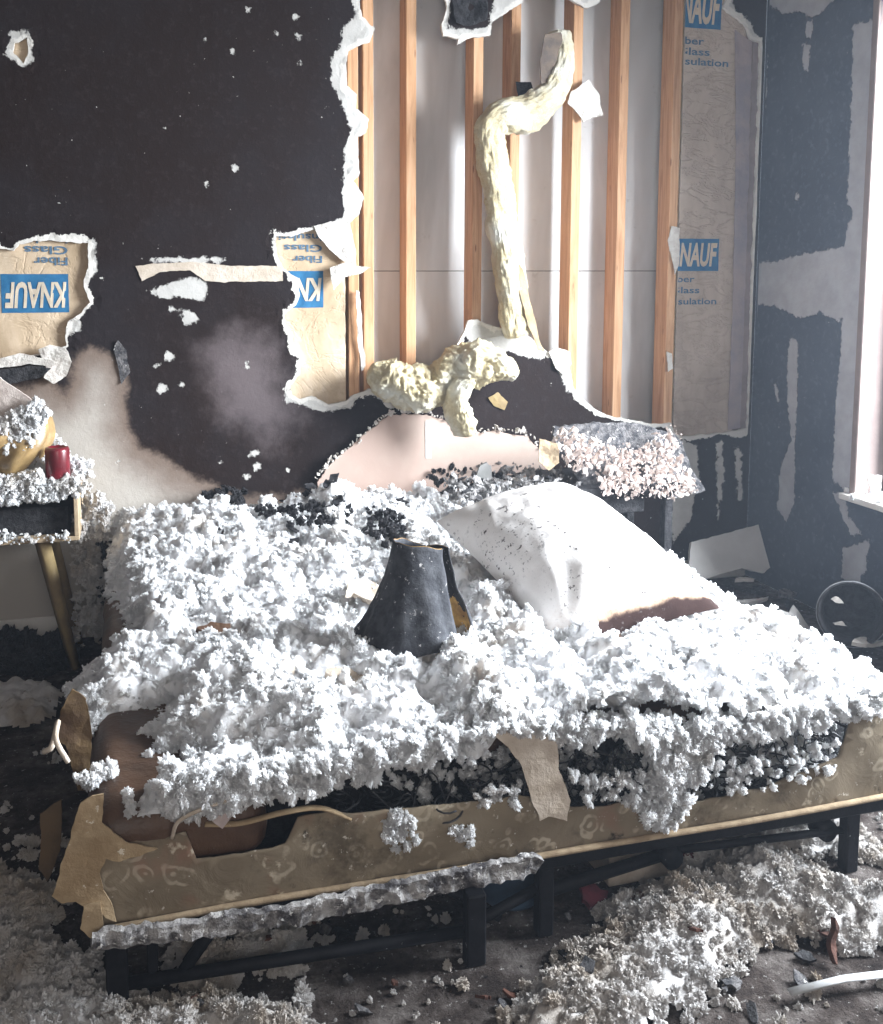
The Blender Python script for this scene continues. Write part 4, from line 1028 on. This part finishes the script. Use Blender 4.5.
fluff_at([([(552, 440), (565, 428), (600, 440), (640, 452), (668, 430), (680, 440), (672, 458), (688, 470), (696, 488), (670, 490), (650, 494), (620, 488), (600, 470), (575, 466), (560, 458)], 430, lambda x, y: at_y(x, y, 3.02), .003, .011, .014),
          ([(600, 480), (620, 474), (690, 478), (697, 490), (680, 496), (640, 496), (600, 494)], 150, lambda x, y: at_y(x, y, 2.97), .003, .010, .008)],
         'side_table_fluff', 'flaky pinkish-white plaster crumbs caked over the slab on the black side table', M['flaky_plaster'], flat=.28)
for px, py, mt_, lab in ((549, 455, 'piping', 'tan torn scrap standing left of the side table, upper one'), (570, 500, 'piping', 'tan torn scrap under the left end of the side table')):
    o = wall_sheet('scrap', [(px - 9, py - 16), (px + 8, py - 12), (px + 10, py + 8), (px, py + 16), (px - 10, py + 6)], 3.0, .004, M[mt_], None, .02, 9, px); tag(o, lab, 'scrap')

fluff_at([([(366, 512), (385, 500), (402, 512), (404, 545), (385, 545), (372, 530)], 40, lambda x, y: at_z(x, y, .47), .006, .016, .008), ([(205, 492), (225, 486), (246, 494), (240, 506), (215, 502)], 40, lambda x, y: at_z(x, y, .485), .006, .014, .006),
          ([(252, 508), (270, 504), (288, 512), (270, 518)], 24, lambda x, y: at_z(x, y, .475), .005, .011, .005), ([(285, 512), (310, 498), (345, 496), (352, 512), (325, 522), (295, 530)], 50, lambda x, y: at_z(x, y, .475), .005, .015, .008),
          ([(208, 520), (222, 518), (226, 530), (212, 532)], 14, lambda x, y: at_z(x, y, .47), .005, .010, .004), ([(425, 470), (470, 462), (500, 475), (470, 492), (430, 484)], 26, lambda x, y: at_z(x, y, .515), .005, .013, .008),
          ([(100, 545), (112, 540), (114, 600), (104, 606)], 20, lambda x, y: at_y(x, y, 3.2), .006, .013, .01)], 'black_char_crumbs', 'black char crumbs showing through the fluff towards the head of the bed', M['char'])
fluff_at([([(440, 480), (500, 462), (560, 470), (590, 500), (600, 515), (560, 510), (520, 500), (470, 502)], 160, lambda x, y: at_z(x, y, .52), .005, .014, .01)], 'grey_litter', 'grey flaky plaster litter heaped at the bed head above the pillow', M['grey_flakes'], flat=.3)

# ------------------------------------------------------------------ corner
q0 = at_z(700, 590, .004)
pts3 = [at_y(690, 542, 3.30), at_y(768, 520, 3.34), at_y(775, 556, 3.28), at_y(760, 571, 3.25), at_y(740, 568, 3.24), at_y(692, 587, 3.18)]
o = ragged(np.array([p[[0, 2]] for p in pts3]), .008, .005, 3, 30)
o = plate('drywall_sheet', o, lambda P: np.c_[P[:, 0], 3.19 + P[:, 1] * .55, P[:, 1]], (0, -1, .4), .013, .03, mat=M['white_board'])
tag(o, 'clean whitish drywall panel leaning in the corner', 'drywall')
bk = lathe('bucket', [(0, 0), (.085, 0), (.09, .01), (.098, .16), (.103, .165), (.103, .175), (.096, .175), (.09, .16), (.08, .02), (0, .02)], M['char'], 36)
bk.location = (2.30, 2.68, .115); bk.rotation_euler = Euler((math.radians(80), 0, math.radians(-38)), 'XYZ'); tag(bk, 'black round bucket lying on its side beneath the window', 'bucket')
rmv = tube('bucket_rim', [(.103 * math.cos(a), .103 * math.sin(a), .172) for a in np.linspace(0, 2 * np.pi, 40)], .0028, M['plastic_grey'], bk, 6); rmv['label'] = 'grey bucket rim'
for k, (px, py, sx, sy, mt_, lab) in enumerate(((750, 600, .12, .018, 'white_board', 'long white splinter on the floor below the leaning panel'), (802, 622, .09, .075, 'white_board', 'grey-white board scrap on the floor left of the bucket'), (745, 578, .05, .02, 'gypsum', 'small white gypsum chunk just below the leaning panel'),
                                             (868, 640, .07, .03, 'gypsum', 'pale scrap on the floor in front of the bucket'), (790, 592, .06, .03, 'char_flaky', 'dark flaky scrap on the floor beyond the bucket'), (775, 612, .03, .02, 'gypsum', 'tiny white chunk on the floor between panel and bucket'))):
    q = at_z(px, py, .03 + .012 * k); q[0] = min(q[0], XR - .13); shard('scrap', q, (sx, sy), M[mt_], lab, 'scrap', None, (.12 if k != 1 else .6, .05, .15), .012, 70 + k)
for px, py, lab in ((840, 624, 'white paper scrap lying in the mouth of the black bucket, lower one'), (838, 600, 'white paper scrap clinging inside the black bucket, upper one')):
    q = at_y(px, py, 2.575); shard('paper_scrap', q, (.022, .013), M['gypsum'], lab, 'paper', None, (1.2, .2, -.5), .004, px)
for px, py, s_ in ((735, 595, .03), (770, 585, .035), (790, 605, .03), (840, 660, .03)):
    q = at_z(px, py, .02); q[0] = min(q[0], XR - .08); shard('burnt_flake', q, (s_, s_ * .7), M['char'], 'black burnt flake on the floor of the corner below the leaning panel', 'burnt flake', 'burnt flakes in the corner', (.3, .2, px), .01, px)
fluff_at([([(845, 487), (883, 492), (890, 504), (850, 496)], 26, lambda x, y: at_z(x, y, wz0 + .006), .004, .012, .004)], 'sill_fluff', 'white fluff crumbs on the window sill', M['fluff'])
o = wall_sheet('paper_scrap', [(868, 474), (882, 476), (880, 494), (872, 494)], 2.70, .004, M['white_board'], None, .006); tag(o, 'white paper scrap standing on the window sill', 'paper')

# ------------------------------------------------------------------ things on the floor
tb = lathe('tub', [(0, 0), (.06, 0), (.066, .01), (.078, .10), (.082, .10), (.082, .106), (.074, .106), (.062, .012), (0, .012)], M['blue_plastic'], 32, (.70, 1.72, .0)); tag(tb, 'blue plastic tub under the foot of the bed', 'tub')
bx = box('cardboard_box', (.60, 1.78, 0), (.80, 1.95, .06), M['tan']); tag(bx, 'flattened tan box on the floor under the bed', 'box')
bx = box('cardboard_box', (.93, 1.66, 0), (1.10, 1.80, .07), M['foam']); bx.rotation_euler[2] = .02; tag(bx, 'pale yellow box sticking out of the fluff under the bed', 'box')
for px, py, lab in ((590, 892, 'wine red cloth scrap under the bed, beside the pale yellow box'), (690, 850, 'wine red cloth scrap under the bed near its right end')):
    q = at_z(px, py, .03); shard('cloth_scrap', q, (.05, .03), M['red_cloth'], lab, 'cloth', None, (.4, .2, .3), .008, px)
a, b = at_z(790, 992, .02), at_z(900, 972, .02); tag(tube('plastic_strip', [a, (a * .5 + b * .5) + (0, .005, .002), b], .009, M['plastic_white'], None, 8, .35), 'flat white plastic strip on the carpet in the near right corner', 'strip')
q = at_z(835, 935, .05); o = shard('splinter', q, (.012, .05), M['rust'], 'rust-brown splinter poking out of the fluff on the near right floor', 'splinter', None, (1.2, .3, .2), .01, 5)
a, b = at_z(640, 838, .06), at_z(668, 862, .03); tag(tube('wood_lath', [a, (a + b) / 2, b], .012, M['foam'], None, 4), 'pale wooden lath poking from under the bed', 'lath')
for k in range(46):
    px, py = rng.uniform(120, 870), rng.uniform(880, 1015); q = at_z(px, py, .01)
    q[2] = float(floorZ(q[None, :2])[0]) + .008
    shard('burnt_chip', q, (rng.uniform(.008, .03), rng.uniform(.006, .02)), M[('char', 'char_flaky', 'rust')[k % 3]], ('black', 'grey flaky', 'rust-brown')[k % 3] + ' burnt chip in the litter on the floor along the foot of the bed', 'burnt chip', ('black', 'grey', 'rust-brown')[k % 3] + ' burnt chips on the near floor', (rng.uniform(-.4, .6), rng.uniform(-.4, .4), rng.uniform(0, 6)), .005, 200 + k)
bpy.context.view_layer.update()
